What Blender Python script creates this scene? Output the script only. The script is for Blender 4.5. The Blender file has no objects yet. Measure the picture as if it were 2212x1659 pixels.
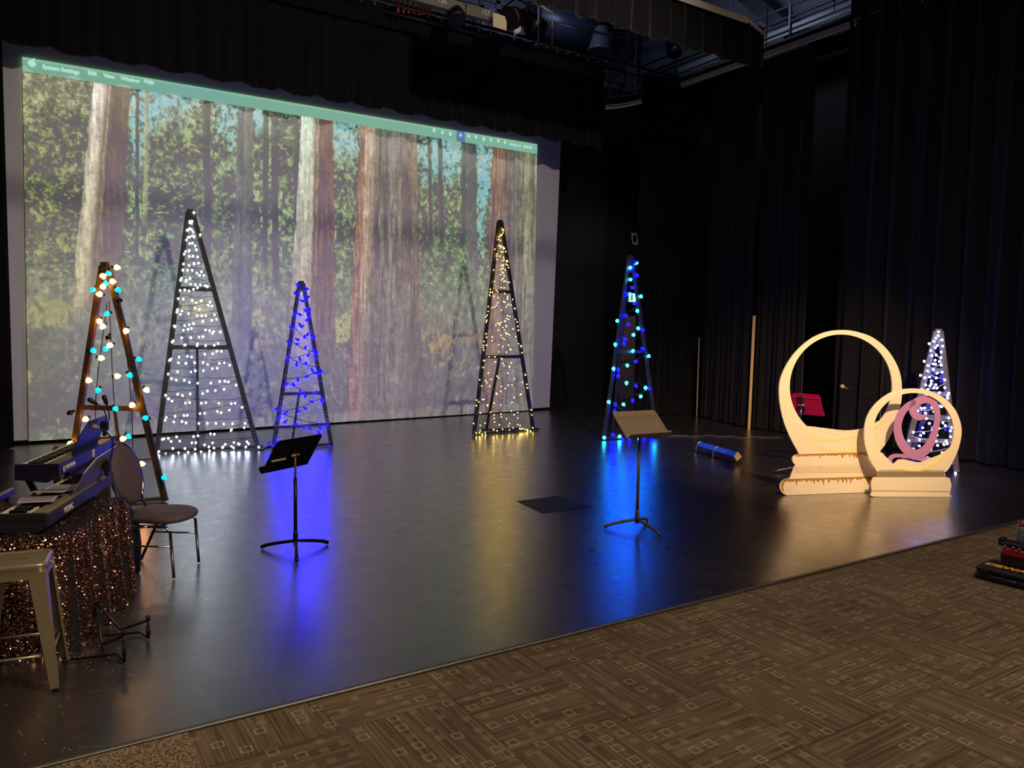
import bpy, math, random
import numpy as np
from mathutils import Vector, Matrix
random.seed(7); rng = np.random.RandomState(11)
COL = bpy.context.scene.collection
V = Vector
# ------------------------------------------------------------------ camera model
FPX = 1640.0; CX, CY = 1106.0, 829.5; EYE = 2.05
ROLL = math.radians(1.0); PITCH = math.atan((829.5-708)/FPX); YAW = math.atan((CX-60)/FPX)
fw = V((math.sin(YAW)*math.cos(PITCH), math.cos(YAW)*math.cos(PITCH), -math.sin(PITCH)))
rt = V((math.cos(YAW), -math.sin(YAW), 0)); up0 = rt.cross(fw)
RT = rt*math.cos(ROLL)+up0*math.sin(ROLL); UP = up0*math.cos(ROLL)-rt*math.sin(ROLL)
C0 = V((0, 0, EYE))
def ray(x, y): return fw+RT*((x-CX)/FPX)-UP*((y-CY)/FPX)
def flr(x, y, z=0.0):
    d = ray(x, y); return C0+d*((z-EYE)/d.z)
def onY(x, y, Y): d = ray(x, y); return C0+d*(Y/d.y)
def onX(x, y, X): d = ray(x, y); return C0+d*(X/d.x)
def onP(x, y, P, n): d = ray(x, y); return C0+d*((V(P)-C0).dot(V(n))/d.dot(V(n)))
def proj(p):
    d = V(p)-C0; z = d.dot(fw); return CX+FPX*d.dot(RT)/z, CY-FPX*d.dot(UP)/z
def zat(p, y):
    lo, hi = -1.0, 14.0
    for _ in range(50):
        m = (lo+hi)/2
        if proj((p[0], p[1], m))[1] > y: lo = m
        else: hi = m
    return lo
cam = bpy.data.cameras.new('camera'); co = bpy.data.objects.new('camera', cam); COL.objects.link(co)
cam.sensor_width = 36; cam.lens = FPX/2212*36; cam.clip_start = .05; cam.clip_end = 100
co.matrix_world = Matrix(((RT.x, UP.x, -fw.x, 0), (RT.y, UP.y, -fw.y, 0), (RT.z, UP.z, -fw.z, EYE), (0, 0, 0, 1)))
bpy.context.scene.camera = co
vs = bpy.context.scene.view_settings
vs.view_transform = 'Standard'; vs.look = 'None'; vs.gamma = 1; vs.use_curve_mapping = False; vs.exposure = 0
# ------------------------------------------------------------------ materials
def lin(c): return tuple(((v/255)/12.92 if v/255 <= .04045 else ((v/255+.055)/1.055)**2.4) for v in c)
MC = {}
def mat(name, rgb=(128, 128, 128), rough=.5, metal=0.0, spec=.5, noise=0.0, nscale=20, bump=0.0, bscale=60, emit=None, es=1.0, sheen=0, coat=0, alpha=1, trans=0):
    if name in MC: return MC[name]
    m = bpy.data.materials.new(name); m.use_nodes = True; nt = m.node_tree; b = nt.nodes['Principled BSDF']
    c = lin(rgb)+(1,)
    b.inputs['Base Color'].default_value = c; b.inputs['Roughness'].default_value = rough
    b.inputs['Metallic'].default_value = metal; b.inputs['Specular IOR Level'].default_value = spec
    b.inputs['Sheen Weight'].default_value = sheen; b.inputs['Coat Weight'].default_value = coat
    b.inputs['Alpha'].default_value = alpha; b.inputs['Transmission Weight'].default_value = trans
    tc = nt.nodes.new('ShaderNodeTexCoord')
    if noise > 0:
        n = nt.nodes.new('ShaderNodeTexNoise'); n.inputs['Scale'].default_value = nscale; n.inputs['Detail'].default_value = 6
        nt.links.new(tc.outputs['Object'], n.inputs['Vector'])
        mx = nt.nodes.new('ShaderNodeMix'); mx.data_type = 'RGBA'
        mx.inputs['A'].default_value = tuple(v*(1-noise) for v in c[:3])+(1,); mx.inputs['B'].default_value = tuple(min(1, v*(1+noise)) for v in c[:3])+(1,)
        nt.links.new(n.outputs['Fac'], mx.inputs['Factor']); nt.links.new(mx.outputs['Result'], b.inputs['Base Color'])
    if bump > 0:
        n = nt.nodes.new('ShaderNodeTexNoise'); n.inputs['Scale'].default_value = bscale; n.inputs['Detail'].default_value = 3
        nt.links.new(tc.outputs['Object'], n.inputs['Vector'])
        bp = nt.nodes.new('ShaderNodeBump'); bp.inputs['Strength'].default_value = bump; bp.inputs['Distance'].default_value = .01
        nt.links.new(n.outputs['Fac'], bp.inputs['Height']); nt.links.new(bp.outputs['Normal'], b.inputs['Normal'])
    if emit:
        b.inputs['Emission Color'].default_value = (emit if isinstance(emit[0], float) else lin(emit))+(1,); b.inputs['Emission Strength'].default_value = es
    MC[name] = m; return m
# ------------------------------------------------------------------ mesh collector
class MB:
    def __init__(s): s.v = []; s.f = []; s.sm = []
    def add(s, vs_, fs, smooth=False):
        o = len(s.v); s.v += [V(p) for p in vs_]; s.f += [tuple(i+o for i in f) for f in fs]; s.sm += [smooth]*len(fs); return s
    def box(s, c, d, ax=None, bev=0.0):
        # c centre, d full dims, ax = 3 orthonormal axes
        ax = ax or (V((1, 0, 0)), V((0, 1, 0)), V((0, 0, 1))); c = V(c); h = [k/2 for k in d]
        if bev <= 0:
            vs_ = [c+ax[0]*(h[0]*a)+ax[1]*(h[1]*b)+ax[2]*(h[2]*e) for e in (-1, 1) for b in (-1, 1) for a in (-1, 1)]
            return s.add(vs_, [(0, 2, 3, 1), (4, 5, 7, 6), (0, 1, 5, 4), (2, 6, 7, 3), (0, 4, 6, 2), (1, 3, 7, 5)])
        b_ = min(bev, min(h)*.9); pts = []; idx = {}
        for i in (-1, 1):
            for j in (-1, 1):
                for k in (-1, 1):
                    for q in range(3):
                        e = [h[0]-b_, h[1]-b_, h[2]-b_]; e[q] = h[q]
                        idx[(i, j, k, q)] = len(pts); pts.append(c+ax[0]*i*e[0]+ax[1]*j*e[1]+ax[2]*k*e[2])
        f = []
        for q in range(3):
            a, b2 = [t for t in range(3) if t != q]
            for sg in (-1, 1):
                r = []
                for (u, w) in ((-1, -1), (1, -1), (1, 1), (-1, 1)):
                    t = [0, 0, 0]; t[q] = sg; t[a] = u; t[b2] = w; r.append(idx[(t[0], t[1], t[2], q)])
                f.append(tuple(r))
            for u in (-1, 1):
                for w in (-1, 1):
                    t0 = [0, 0, 0]; t1 = [0, 0, 0]
                    t0[a] = t1[a] = u; t0[b2] = t1[b2] = w; t0[q] = -1; t1[q] = 1
                    f.append((idx[tuple(t0)+(a,)], idx[tuple(t1)+(a,)], idx[tuple(t1)+(b2,)], idx[tuple(t0)+(b2,)]))
        for i in (-1, 1):
            for j in (-1, 1):
                for k in (-1, 1): f.append((idx[(i, j, k, 0)], idx[(i, j, k, 1)], idx[(i, j, k, 2)]))
        return s.add(pts, f)
    def bar(s, a, b, w, t, side=None, bev=0.0):
        a = V(a); b = V(b); d = (b-a); L = d.length; d = d/L
        sd = V(side) if side is not None else (V((0, 0, 1)) if abs(d.z) < .9 else V((0, 1, 0)))
        n = sd-d*sd.dot(d); n.normalize(); o = d.cross(n)
        return s.box((a+b)/2, (L, w, t), (d, o, n), bev)
    def tube(s, pts, r, seg=8, cap=True):
        pts = [V(p) for p in pts]; n = len(pts); rs = r if isinstance(r, (list, tuple)) else [r]*n
        vs_ = []; pv = None
        for i in range(n):
            d = (pts[min(i+1, n-1)]-pts[max(i-1, 0)]); d = d.normalized() if d.length > 1e-9 else V((0, 0, 1))
            if pv is None: pv = d.orthogonal().normalized()
            pv = pv-d*pv.dot(d); pv = pv.normalized() if pv.length > 1e-6 else d.orthogonal().normalized()
            q = d.cross(pv)
            for k in range(seg):
                a = 2*math.pi*k/seg; vs_.append(pts[i]+pv*(math.cos(a)*rs[i])+q*(math.sin(a)*rs[i]))
        f = []
        for i in range(n-1):
            for k in range(seg):
                k2 = (k+1) % seg; f.append((i*seg+k, i*seg+k2, (i+1)*seg+k2, (i+1)*seg+k))
        s.add(vs_, f, True)
        if cap:
            o = len(s.v)-len(vs_); s.f.append(tuple(o+k for k in range(seg))[::-1]); s.f.append(tuple(o+(n-1)*seg+k for k in range(seg))); s.sm += [False, False]
        return s
    def prism(s, poly, O, ex, ey, th, hole=None):
        # poly in 2D (ex,ey), extruded th along n = ex x ey ; hole = same-length loop bridged
        O = V(O); ex = V(ex); ey = V(ey); n = ex.cross(ey).normalized()
        P = [O+ex*p[0]+ey*p[1] for p in poly]; N = len(P)
        if hole is None:
            s.add(P+[p+n*th for p in P], [tuple(range(N))[::-1], tuple(range(N, 2*N))]+[(i, (i+1) % N, N+(i+1) % N, N+i) for i in range(N)])
        else:
            Q = [O+ex*p[0]+ey*p[1] for p in hole]
            f = []
            for i in range(N):
                j = (i+1) % N
                f += [(i, N+i, N+j, j), (2*N+i, 2*N+j, 3*N+j, 3*N+i), (i, j, 2*N+j, 2*N+i), (N+i, 3*N+i, 3*N+j, N+j)]
            s.add(P+Q+[p+n*th for p in P]+[p+n*th for p in Q], f)
        return s
    def lathe(s, prof, O, ax=(0, 0, 1), seg=16):
        ax = V(ax).normalized(); a = ax.orthogonal().normalized(); b = ax.cross(a); O = V(O); vs_ = []; f = []; n = len(prof)
        for r, z in prof:
            for k in range(seg):
                t = 2*math.pi*k/seg; vs_.append(O+ax*z+a*(r*math.cos(t))+b*(r*math.sin(t)))
        for i in range(n-1):
            for k in range(seg):
                k2 = (k+1) % seg; f.append((i*seg+k, i*seg+k2, (i+1)*seg+k2, (i+1)*seg+k))
        f.append(tuple(range(seg))[::-1]); f.append(tuple((n-1)*seg+k for k in range(seg)))
        return s.add(vs_, f, True)
    def mesh(s, name, m, inv=None):
        me = bpy.data.meshes.new(name); vs_ = [inv @ p for p in s.v] if inv else s.v
        me.from_pydata([tuple(p) for p in vs_], [], s.f); me.polygons.foreach_set('use_smooth', s.sm); me.materials.append(m); me.update(); return me
def tag(o, label=None, cat=None, group=None, kind=None):
    if label: o['label'] = label
    if cat: o['category'] = cat
    if group: o['group'] = group
    if kind: o['kind'] = kind
    return o
def thing(name, label, cat, loc, group=None):
    o = bpy.data.objects.new(name, None); COL.objects.link(o); o.location = V(loc); o.empty_display_size = .1
    return tag(o, label, cat, group)
WL = {}
def part(parent, name, mb, m, label=None, kind=None):
    base = V((0, 0, 0)); p = parent
    while p is not None: base += V(p.location); p = p.parent
    o = bpy.data.objects.new(name, mb.mesh(name, m, Matrix.Translation(-base))); COL.objects.link(o); o.parent = parent
    return tag(o, label=label, kind=kind)
def single(name, mb, m, label=None, cat=None, group=None, kind=None, loc=None):
    loc = V(loc) if loc is not None else sum((p for p in mb.v), V((0, 0, 0)))/len(mb.v)
    o = bpy.data.objects.new(name, mb.mesh(name, m, Matrix.Translation(-loc))); o.location = loc; COL.objects.link(o)
    return tag(o, label, cat, group, kind)
X3, Y3, Z3 = V((1, 0, 0)), V((0, 1, 0)), V((0, 0, 1))
def arc(c, r, a0, a1, n, ex=X3, ey=Y3): return [V(c)+ex*(r*math.cos(a0+(a1-a0)*i/n))+ey*(r*math.sin(a0+(a1-a0)*i/n)) for i in range(n+1)]
BLK = mat('black paint', (22, 21, 22), .45, noise=.2)
STEEL = mat('black pipe', (26, 26, 28), .35, .6)
CHROME = mat('chrome', (215, 210, 205), .12, 1.0)
GALV = mat('galvanised steel', (150, 148, 140), .35, .8)
# ------------------------------------------------------------------ SETTING
def stage_floor_mat():
    m = bpy.data.materials.new('black hardboard stage floor'); m.use_nodes = True; nt = m.node_tree; b = nt.nodes['Principled BSDF']; L = nt.links.new
    tc = nt.nodes.new('ShaderNodeTexCoord'); mp = nt.nodes.new('ShaderNodeMapping'); mp.inputs['Location'].default_value = (-1.13+1.36*2, -4.0-1.34*10+1.34*10, 0)
    L(tc.outputs['Object'], mp.inputs['Vector'])
    br = nt.nodes.new('ShaderNodeTexBrick'); br.offset = .5
    br.inputs['Scale'].default_value = 1; br.inputs['Brick Width'].default_value = 2.72; br.inputs['Row Height'].default_value = 1.34
    br.inputs['Mortar Size'].default_value = .006; br.inputs['Mortar Smooth'].default_value = .4
    br.inputs['Color1'].default_value = (.9, .9, .9, 1); br.inputs['Color2'].default_value = (1.1, 1.1, 1.1, 1); br.inputs['Mortar'].default_value = (.1, .1, .1, 1)
    L(mp.outputs['Vector'], br.inputs['Vector'])
    n1 = nt.nodes.new('ShaderNodeTexNoise'); n1.inputs['Scale'].default_value = 1.1; n1.inputs['Detail'].default_value = 8; n1.inputs['Roughness'].default_value = .6; L(tc.outputs['Object'], n1.inputs['Vector'])
    # scratches : two stretched, rotated noises thresholded
    base = nt.nodes.new('ShaderNodeMix'); base.data_type = 'RGBA'; base.inputs['A'].default_value = (.012, .010, .010, 1); base.inputs['B'].default_value = (.042, .036, .032, 1)
    L(n1.outputs['Fac'], base.inputs['Factor'])
    prev = base.outputs['Result']
    mk = nt.nodes.new('ShaderNodeTexNoise'); mk.inputs['Scale'].default_value = 1.7; mk.inputs['Detail'].default_value = 3; L(tc.outputs['Object'], mk.inputs['Vector'])
    mkr = nt.nodes.new('ShaderNodeMapRange'); mkr.inputs['From Min'].default_value = .50; mkr.inputs['From Max'].default_value = .66; L(mk.outputs['Fac'], mkr.inputs['Value'])
    for k, (rot, sc, wd_) in enumerate(((.5, (.55, 2.2, 1), .004), (-.9, (.7, 2.6, 1), .0045), (1.9, (.5, 3.0, 1), .005))):
        m2 = nt.nodes.new('ShaderNodeMapping'); m2.inputs['Rotation'].default_value = (0, 0, rot); m2.inputs['Scale'].default_value = sc; m2.inputs['Location'].default_value = (k*3.3, k*1.7, k*.4)
        L(tc.outputs['Object'], m2.inputs['Vector']); n = nt.nodes.new('ShaderNodeTexVoronoi'); n.voronoi_dimensions = '2D'; n.feature = 'DISTANCE_TO_EDGE'; n.inputs['Scale'].default_value = 1.5; L(m2.outputs['Vector'], n.inputs['Vector'])
        a3 = nt.nodes.new('ShaderNodeMath'); a3.operation = 'LESS_THAN'; a3.inputs[1].default_value = wd_; L(n.outputs['Distance'], a3.inputs[0])
        mk2 = nt.nodes.new('ShaderNodeTexNoise'); mk2.inputs['Scale'].default_value = 1.5+.5*k; mk2.inputs['Detail'].default_value = 6; L(m2.outputs['Vector'], mk2.inputs['Vector'])
        m3 = nt.nodes.new('ShaderNodeMapRange'); m3.inputs['From Min'].default_value = .54; m3.inputs['From Max'].default_value = .6; L(mk2.outputs['Fac'], m3.inputs['Value'])
        a4 = nt.nodes.new('ShaderNodeMath'); a4.operation = 'MULTIPLY'; L(a3.outputs[0], a4.inputs[0]); L(m3.outputs['Result'], a4.inputs[1])
        mx = nt.nodes.new('ShaderNodeMix'); mx.data_type = 'RGBA'; mx.inputs['B'].default_value = (.10, .09, .075, 1); L(a4.outputs[0], mx.inputs['Factor']); L(prev, mx.inputs['A']); prev = mx.outputs['Result']
    mu = nt.nodes.new('ShaderNodeMix'); mu.data_type = 'RGBA'; mu.blend_type = 'MULTIPLY'; mu.inputs['Factor'].default_value = 1; L(prev, mu.inputs['A']); L(br.outputs['Color'], mu.inputs['B']); L(mu.outputs['Result'], b.inputs['Base Color'])
    n3 = nt.nodes.new('ShaderNodeTexNoise'); n3.inputs['Scale'].default_value = 6; n3.inputs['Detail'].default_value = 5; L(tc.outputs['Object'], n3.inputs['Vector'])
    rr = nt.nodes.new('ShaderNodeMapRange'); rr.inputs['To Min'].default_value = .25; rr.inputs['To Max'].default_value = .37; rr.inputs['From Min'].default_value = .3; rr.inputs['From Max'].default_value = .7
    L(n3.outputs['Fac'], rr.inputs['Value']); L(rr.outputs['Result'], b.inputs['Roughness'])
    b.inputs['Specular IOR Level'].default_value = 1.0; b.inputs['Coat Weight'].default_value = 1.0; b.inputs['Coat IOR'].default_value = 1.6; b.inputs['Coat Roughness'].default_value = .27
    # gentle waviness + seams
    n4 = nt.nodes.new('ShaderNodeTexNoise'); n4.inputs['Scale'].default_value = 26; n4.inputs['Detail'].default_value = 2; L(tc.outputs['Object'], n4.inputs['Vector'])
    ad = nt.nodes.new('ShaderNodeMath'); ad.operation = 'MULTIPLY_ADD'; ad.inputs[1].default_value = -1.6; L(br.outputs['Fac'], ad.inputs[0]); L(n4.outputs['Fac'], ad.inputs[2])
    bp = nt.nodes.new('ShaderNodeBump'); bp.inputs['Strength'].default_value = .2; bp.inputs['Distance'].default_value = .002; L(ad.outputs[0], bp.inputs['Height']); L(bp.outputs['Normal'], b.inputs['Normal'])
    return m
def carpet_mat():
    m = bpy.data.materials.new('patterned carpet tiles'); m.use_nodes = True; nt = m.node_tree; b = nt.nodes['Principled BSDF']; L = nt.links.new
    tc = nt.nodes.new('ShaderNodeTexCoord'); sx = nt.nodes.new('ShaderNodeSeparateXYZ')
    mp0 = nt.nodes.new('ShaderNodeMapping'); mp0.inputs['Location'].default_value = (.03, .35, 0); L(tc.outputs['Object'], mp0.inputs['Vector']); L(mp0.outputs['Vector'], sx.inputs[0])
    def M(op, a, b_=None, c=None):
        n = nt.nodes.new('ShaderNodeMath'); n.operation = op
        for i, v in enumerate((a, b_, c)):
            if v is None: continue
            if isinstance(v, (int, float)): n.inputs[i].default_value = v
            else: L(v, n.inputs[i])
        return n.outputs[0]
    T = .66
    x = M('DIVIDE', sx.outputs[0], T); y = M('DIVIDE', sx.outputs[1], T)
    ix = M('FLOOR', x); iy = M('FLOOR', y)
    par = M('MODULO', M('ABSOLUTE', M('ADD', ix, iy)), 2)          # quarter-turned tiles
    fx = M('FRACT', x); fy = M('FRACT', y)
    # coordinate across stripes
    ac = M('ADD', M('MULTIPLY', sx.outputs[0], par), M('MULTIPLY', sx.outputs[1], M('SUBTRACT', 1, par)))
    al = M('ADD', M('MULTIPLY', sx.outputs[1], par), M('MULTIPLY', sx.outputs[0], M('SUBTRACT', 1, par)))
    cb = nt.nodes.new('ShaderNodeCombineXYZ'); L(M('MULTIPLY', ac, 75), cb.inputs[0]); L(M('MULTIPLY', al, 2.0), cb.inputs[1]); L(M('MULTIPLY', M('ADD', ix, M('MULTIPLY', iy, 7.3)), 3.1), cb.inputs[2])
    st = nt.nodes.new('ShaderNodeTexNoise'); st.inputs['Scale'].default_value = 1; st.inputs['Detail'].default_value = 2; L(cb.outputs[0], st.inputs['Vector'])
    stripe = nt.nodes.new('ShaderNodeMapRange'); stripe.inputs['From Min'].default_value = .35; stripe.inputs['From Max'].default_value = .68; L(st.outputs['Fac'], stripe.inputs['Value'])
    # random little square rings : cells of .11 m
    Cs = .105
    cx_ = M('DIVIDE', sx.outputs[0], Cs); cy_ = M('DIVIDE', sx.outputs[1], Cs)
    wn = nt.nodes.new('ShaderNodeTexWhiteNoise'); wn.noise_dimensions = '2D'
    cc = nt.nodes.new('ShaderNodeCombineXYZ'); L(M('FLOOR', cx_), cc.inputs[0]); L(M('FLOOR', cy_), cc.inputs[1]); L(cc.outputs[0], wn.inputs['Vector'])
    sc3 = nt.nodes.new('ShaderNodeSeparateColor'); L(wn.outputs['Color'], sc3.inputs[0])
    ox = M('MULTIPLY_ADD', sc3.outputs[0], .4, .3); oy = M('MULTIPLY_ADD', sc3.outputs[1], .4, .3)
    d = M('MAXIMUM', M('ABSOLUTE', M('SUBTRACT', M('FRACT', cx_), ox)), M('ABSOLUTE', M('SUBTRACT', M('FRACT', cy_), oy)))
    ring = M('MULTIPLY', M('LESS_THAN', d, .28), M('GREATER_THAN', d, .20)); solid = M('LESS_THAN', d, .22)
    has = M('LESS_THAN', wn.outputs['Value'], .26); hs2 = M('MULTIPLY', M('GREATER_THAN', wn.outputs['Value'], .26), M('LESS_THAN', wn.outputs['Value'], .6))
    fz = nt.nodes.new('ShaderNodeTexNoise'); fz.inputs['Scale'].default_value = 120; fz.inputs['Detail'].default_value = 3; L(tc.outputs['Object'], fz.inputs['Vector'])
    amt = M('MULTIPLY', M('ADD', M('MULTIPLY', ring, has), M('MULTIPLY', M('MULTIPLY', solid, hs2), .4)), M('MULTIPLY_ADD', fz.outputs['Fac'], .9, .1))
    c1 = nt.nodes.new('ShaderNodeMix'); c1.data_type = 'RGBA'; c1.inputs['A'].default_value = lin((94, 74, 56))+(1,); c1.inputs['B'].default_value = lin((134, 114, 90))+(1,); L(stripe.outputs['Result'], c1.inputs['Factor'])
    c2 = nt.nodes.new('ShaderNodeMix'); c2.data_type = 'RGBA'; c2.inputs['B'].default_value = lin((205, 186, 150))+(1,); L(c1.outputs['Result'], c2.inputs['A']); L(M('MULTIPLY', amt, .75), c2.inputs['Factor'])
    # tile joints
    e = M('MINIMUM', M('MINIMUM', fx, M('SUBTRACT', 1, fx)), M('MINIMUM', fy, M('SUBTRACT', 1, fy)))
    j = M('LESS_THAN', e, .006)
    big = nt.nodes.new('ShaderNodeTexNoise'); big.inputs['Scale'].default_value = .8; big.inputs['Detail'].default_value = 4; L(tc.outputs['Object'], big.inputs['Vector'])
    c4 = nt.nodes.new('ShaderNodeMix'); c4.data_type = 'RGBA'; c4.blend_type = 'MULTIPLY'; c4.inputs['Factor'].default_value = 1; L(c2.outputs['Result'], c4.inputs['A'])
    sc = M('MULTIPLY', M('MULTIPLY_ADD', big.outputs['Fac'], .7, .62), M('SUBTRACT', 1, M('MULTIPLY', j, .35))); k = nt.nodes.new('ShaderNodeCombineColor'); [L(sc, k.inputs[i]) for i in range(3)]; L(k.outputs[0], c4.inputs['B'])
    L(c4.outputs['Result'], b.inputs['Base Color']); b.inputs['Roughness'].default_value = .95; b.inputs['Specular IOR Level'].default_value = .1
    bp = nt.nodes.new('ShaderNodeBump'); bp.inputs['Strength'].default_value = .5; bp.inputs['Distance'].default_value = .004
    L(M('ADD', stripe.outputs['Result'], fz.outputs['Fac']), bp.inputs['Height']); L(bp.outputs['Normal'], b.inputs['Normal'])
    return m
SM = stage_floor_mat()
m = MB(); m.box((7, 11, -.04), (22, 14, .08)); single('floor', m, SM, kind='structure', loc=(0, 4, 0))
CARP = carpet_mat()
m = MB(); m.box((7, .2, -.07), (22, 7.56, .10)); single('floor_carpet', m, CARP, kind='structure', loc=(0, 0, 0))
m = MB(); m.box((7, 3.988, -.012), (22, .03, .022), bev=.004); single('trim_1', m, mat('worn metal edging', (105, 98, 88), .4, .5, noise=.4), kind='structure')
# plain speckled carpet tile at the lower left
def speck():
    m = mat('speckled carpet', (118, 98, 74), .95, spec=.1); nt = m.node_tree; b = nt.nodes['Principled BSDF']
    n = nt.nodes.new('ShaderNodeTexNoise'); n.inputs['Scale'].default_value = 90; n.inputs['Detail'].default_value = 2
    tc = nt.nodes.new('ShaderNodeTexCoord'); nt.links.new(tc.outputs['Object'], n.inputs['Vector'])
    r = nt.nodes.new('ShaderNodeValToRGB'); r.color_ramp.elements[0].position = .38; r.color_ramp.elements[0].color = lin((85, 68, 50))+(1,); r.color_ramp.elements[1].position = .62; r.color_ramp.elements[1].color = lin((160, 138, 108))+(1,)
    nt.links.new(n.outputs['Fac'], r.inputs['Fac']); nt.links.new(r.outputs['Color'], b.inputs['Base Color']); return m
m = MB(); m.box((.03, 3.63, -.013), (1.2, .66, .014)); single('carpet_tile', m, speck(), 'plain speckled brown carpet tile against the stage edge', 'carpet tile')
WALLM = mat('blue grey painted wall', (96, 102, 122), .7, noise=.25, nscale=1.5)
DARKW = mat('black painted wall', (9, 9, 10), .8, noise=.3, nscale=2)
m = MB(); m.box((7, 17.6, 4.45), (22, .2, 9.1)); single('wall_back', m, DARKW, kind='structure')
m = MB(); m.box((7, 17.6, 10.5), (22, .2, 3.0)); single('wall_back_upper', m, WALLM, kind='structure')
m = MB(); m.box((16.6, 7, 4.45), (.2, 21, 9.1)); single('wall_right', m, DARKW, kind='structure')
m = MB(); m.box((16.6, 7, 10.5), (.2, 21, 3.0)); single('wall_right_upper', m, WALLM, kind='structure')
m = MB(); m.box((-3.6, 7, 6), (.2, 21, 12)); single('wall_left', m, DARKW, kind='structure')
m = MB(); m.box((6.5, 7, 12.1), (20.4, 21.4, .2)); single('ceiling', m, DARKW, kind='structure')
# ------------------------------------------------------------------ SCREEN with projected picture
A0 = V((-.29, 14.70, 0)); A1 = V((11.11, 15.57, 0)); SU = (A1-A0).normalized(); SN = V((-SU.y, SU.x, 0)); CAMS = -SN
def scr(x, y, off=0.0): return onP(x, y, A0-SN*off, SN)
SCREENM = bpy.data.materials.new('projection cloth'); SCREENM.use_nodes = True
_b = SCREENM.node_tree.nodes['Principled BSDF']; _b.inputs['Base Color'].default_value = (.58, .555, .54, 1); _b.inputs['Roughness'].default_value = .9; _b.inputs['Specular IOR Level'].default_value = .1
screen = thing('projection_screen', 'wide white rear projection screen showing a forest picture, behind the lit trees', 'projection screen', (5.4, 15.1, .0))
tl, tr, bl_, br_ = A0+Z3*7.2, A1+SU*.18+Z3*7.2, A0+Z3*.03, A1+SU*-.02+Z3*.03
m = MB(); NX, NZ = 120, 10; vv = []; ff = []
for j in range(NZ+1):
    for i in range(NX+1):
        a = i/NX; t = j/NZ; p = (bl_.lerp(br_, a)).lerp(tl.lerp(tr, a), t)
        w = .012*math.sin(a*90)+.01*math.sin(a*41+1); w *= max(0, 1-t*2.2)*(1 if (a < .06 or a > .93) else .25)
        vv.append(p+SN*(.03+w))
for j in range(NZ):
    for i in range(NX): k = j*(NX+1)+i; ff.append((k, k+1, k+NX+2, k+NX+1))
m.add(vv, ff, True); m.add([p+SN*.004 for p in vv], [f[::-1] for f in ff], True); part(screen, 'fabric', m, SCREENM)
m = MB(); m.tube([bl_+SN*.035+Z3*.012, br_+SN*.035+Z3*.012], .022, 8); part(screen, 'bottom_rail', m, BLK, 'dark rail along the hem')
# painted picture -> vertex colours
W, Hh = 1180, 690
tlp, trp, blp, brp = [np.array(scr(*p, .0)) for p in ((48, 123), (1160, 312), (62, 953), (1150, 886))]
uu, vvv = np.meshgrid(np.linspace(0, 1, W), np.linspace(0, 1, Hh))
P = ((tlp*(1-uu[..., None])+trp*uu[..., None])*(1-vvv[..., None])+(blp*(1-uu[..., None])+brp*uu[..., None])*vvv[..., None])
P -= np.array(SN)*.012
D = P-np.array(C0); zc = D@np.array(fw); PX = CX+FPX*(D@np.array(RT))/zc; PY = CY-FPX*(D@np.array(UP))/zc
def vn(cx, cy, seed):
    r = np.random.RandomState(seed); g = r.rand(cy+2, cx+2); x = uu*cx; y = vvv*cy
    xi = x.astype(int); yi = y.astype(int); fx = x-xi; fy = y-yi; fx = fx*fx*(3-2*fx); fy = fy*fy*(3-2*fy)
    return (g[yi, xi]*(1-fx)+g[yi, xi+1]*fx)*(1-fy)+(g[yi+1, xi]*(1-fx)+g[yi+1, xi+1]*fx)*fy
def fbm(cx, cy, seed, o=4, gain=.55):
    t = 0; a = 1; s = 0
    for k in range(o): t = t+vn(int(cx*2**k), int(cy*2**k), seed+k)*a; s += a; a *= gain
    return t/s
def sm(x, a, b): t = np.clip((x-a)/(b-a), 0, 1); return t*t*(3-2*t)
def rgb(*c): return np.array(c, float)
IMG = np.zeros((Hh, W, 3))
def mixin(c, a):
    global IMG
    c = np.asarray(c, float); a = np.clip(a, 0, 1)[..., None]; IMG = IMG*(1-a)+c*a
f1 = fbm(60, 34, 1, 5, .75); f2 = fbm(22, 9, 30, 4); f3 = fbm(150, 60, 50, 3, .8); big = fbm(7, 4, 70, 3)
rt_ = fbm(130, 12, 90, 4, .7)          # vertical streaks
gl = np.clip((f1-.36)*3.2, 0, 1)
lum = np.clip(.45*gl+.55*np.clip((f3-.38)*3.2, 0, 1)*(.35+1.1*sm(f2, .35, .65)), 0, 1)
dark = rgb(62, 80, 60)+np.zeros_like(IMG); 
IMG = dark*(1-lum[..., None])+rgb(176, 188, 140)*lum[..., None]
mixin(IMG*rgb(.95, 1.04, 1.0), np.ones_like(f1))
# left clump darker and olive
mixin(rgb(82, 92, 62)*(1-lum[..., None])+rgb(150, 155, 112)*lum[..., None], .8*sm(-PX, -290, -150))
# vertical slender trunk texture through the wood
mixin(rgb(92, 92, 80), .45*(rt_ > .56)*sm(PX, 290, 330))
mixin(rgb(150, 160, 130), .4*(rt_ < .40)*sm(PX, 290, 330))
# sky holes
def blob(cx, cy, rx, ry): return np.exp(-(((PX-cx)/rx)**2+((PY-cy)/ry)**2))
sky = sum(blob(*b) for b in ((315, 225, 34, 55), (380, 215, 45, 38), (300, 300, 20, 70), (495, 262, 32, 55), (742, 285, 34, 60), (975, 335, 46, 70), (930, 330, 30, 50), (1046, 350, 18, 95), (1038, 460, 10, 90), (560, 260, 18, 40)))
sk = sm(sky+(f3-.5)*1.9+(f1-.5)*1.2, .45, .75)
mixin(rgb(122, 196, 226), sk*.95)
mixin(rgb(165, 215, 220), sm(sky+(f1-.5)*2.0, .2, .5)*(1-sk)*.35)
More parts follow.
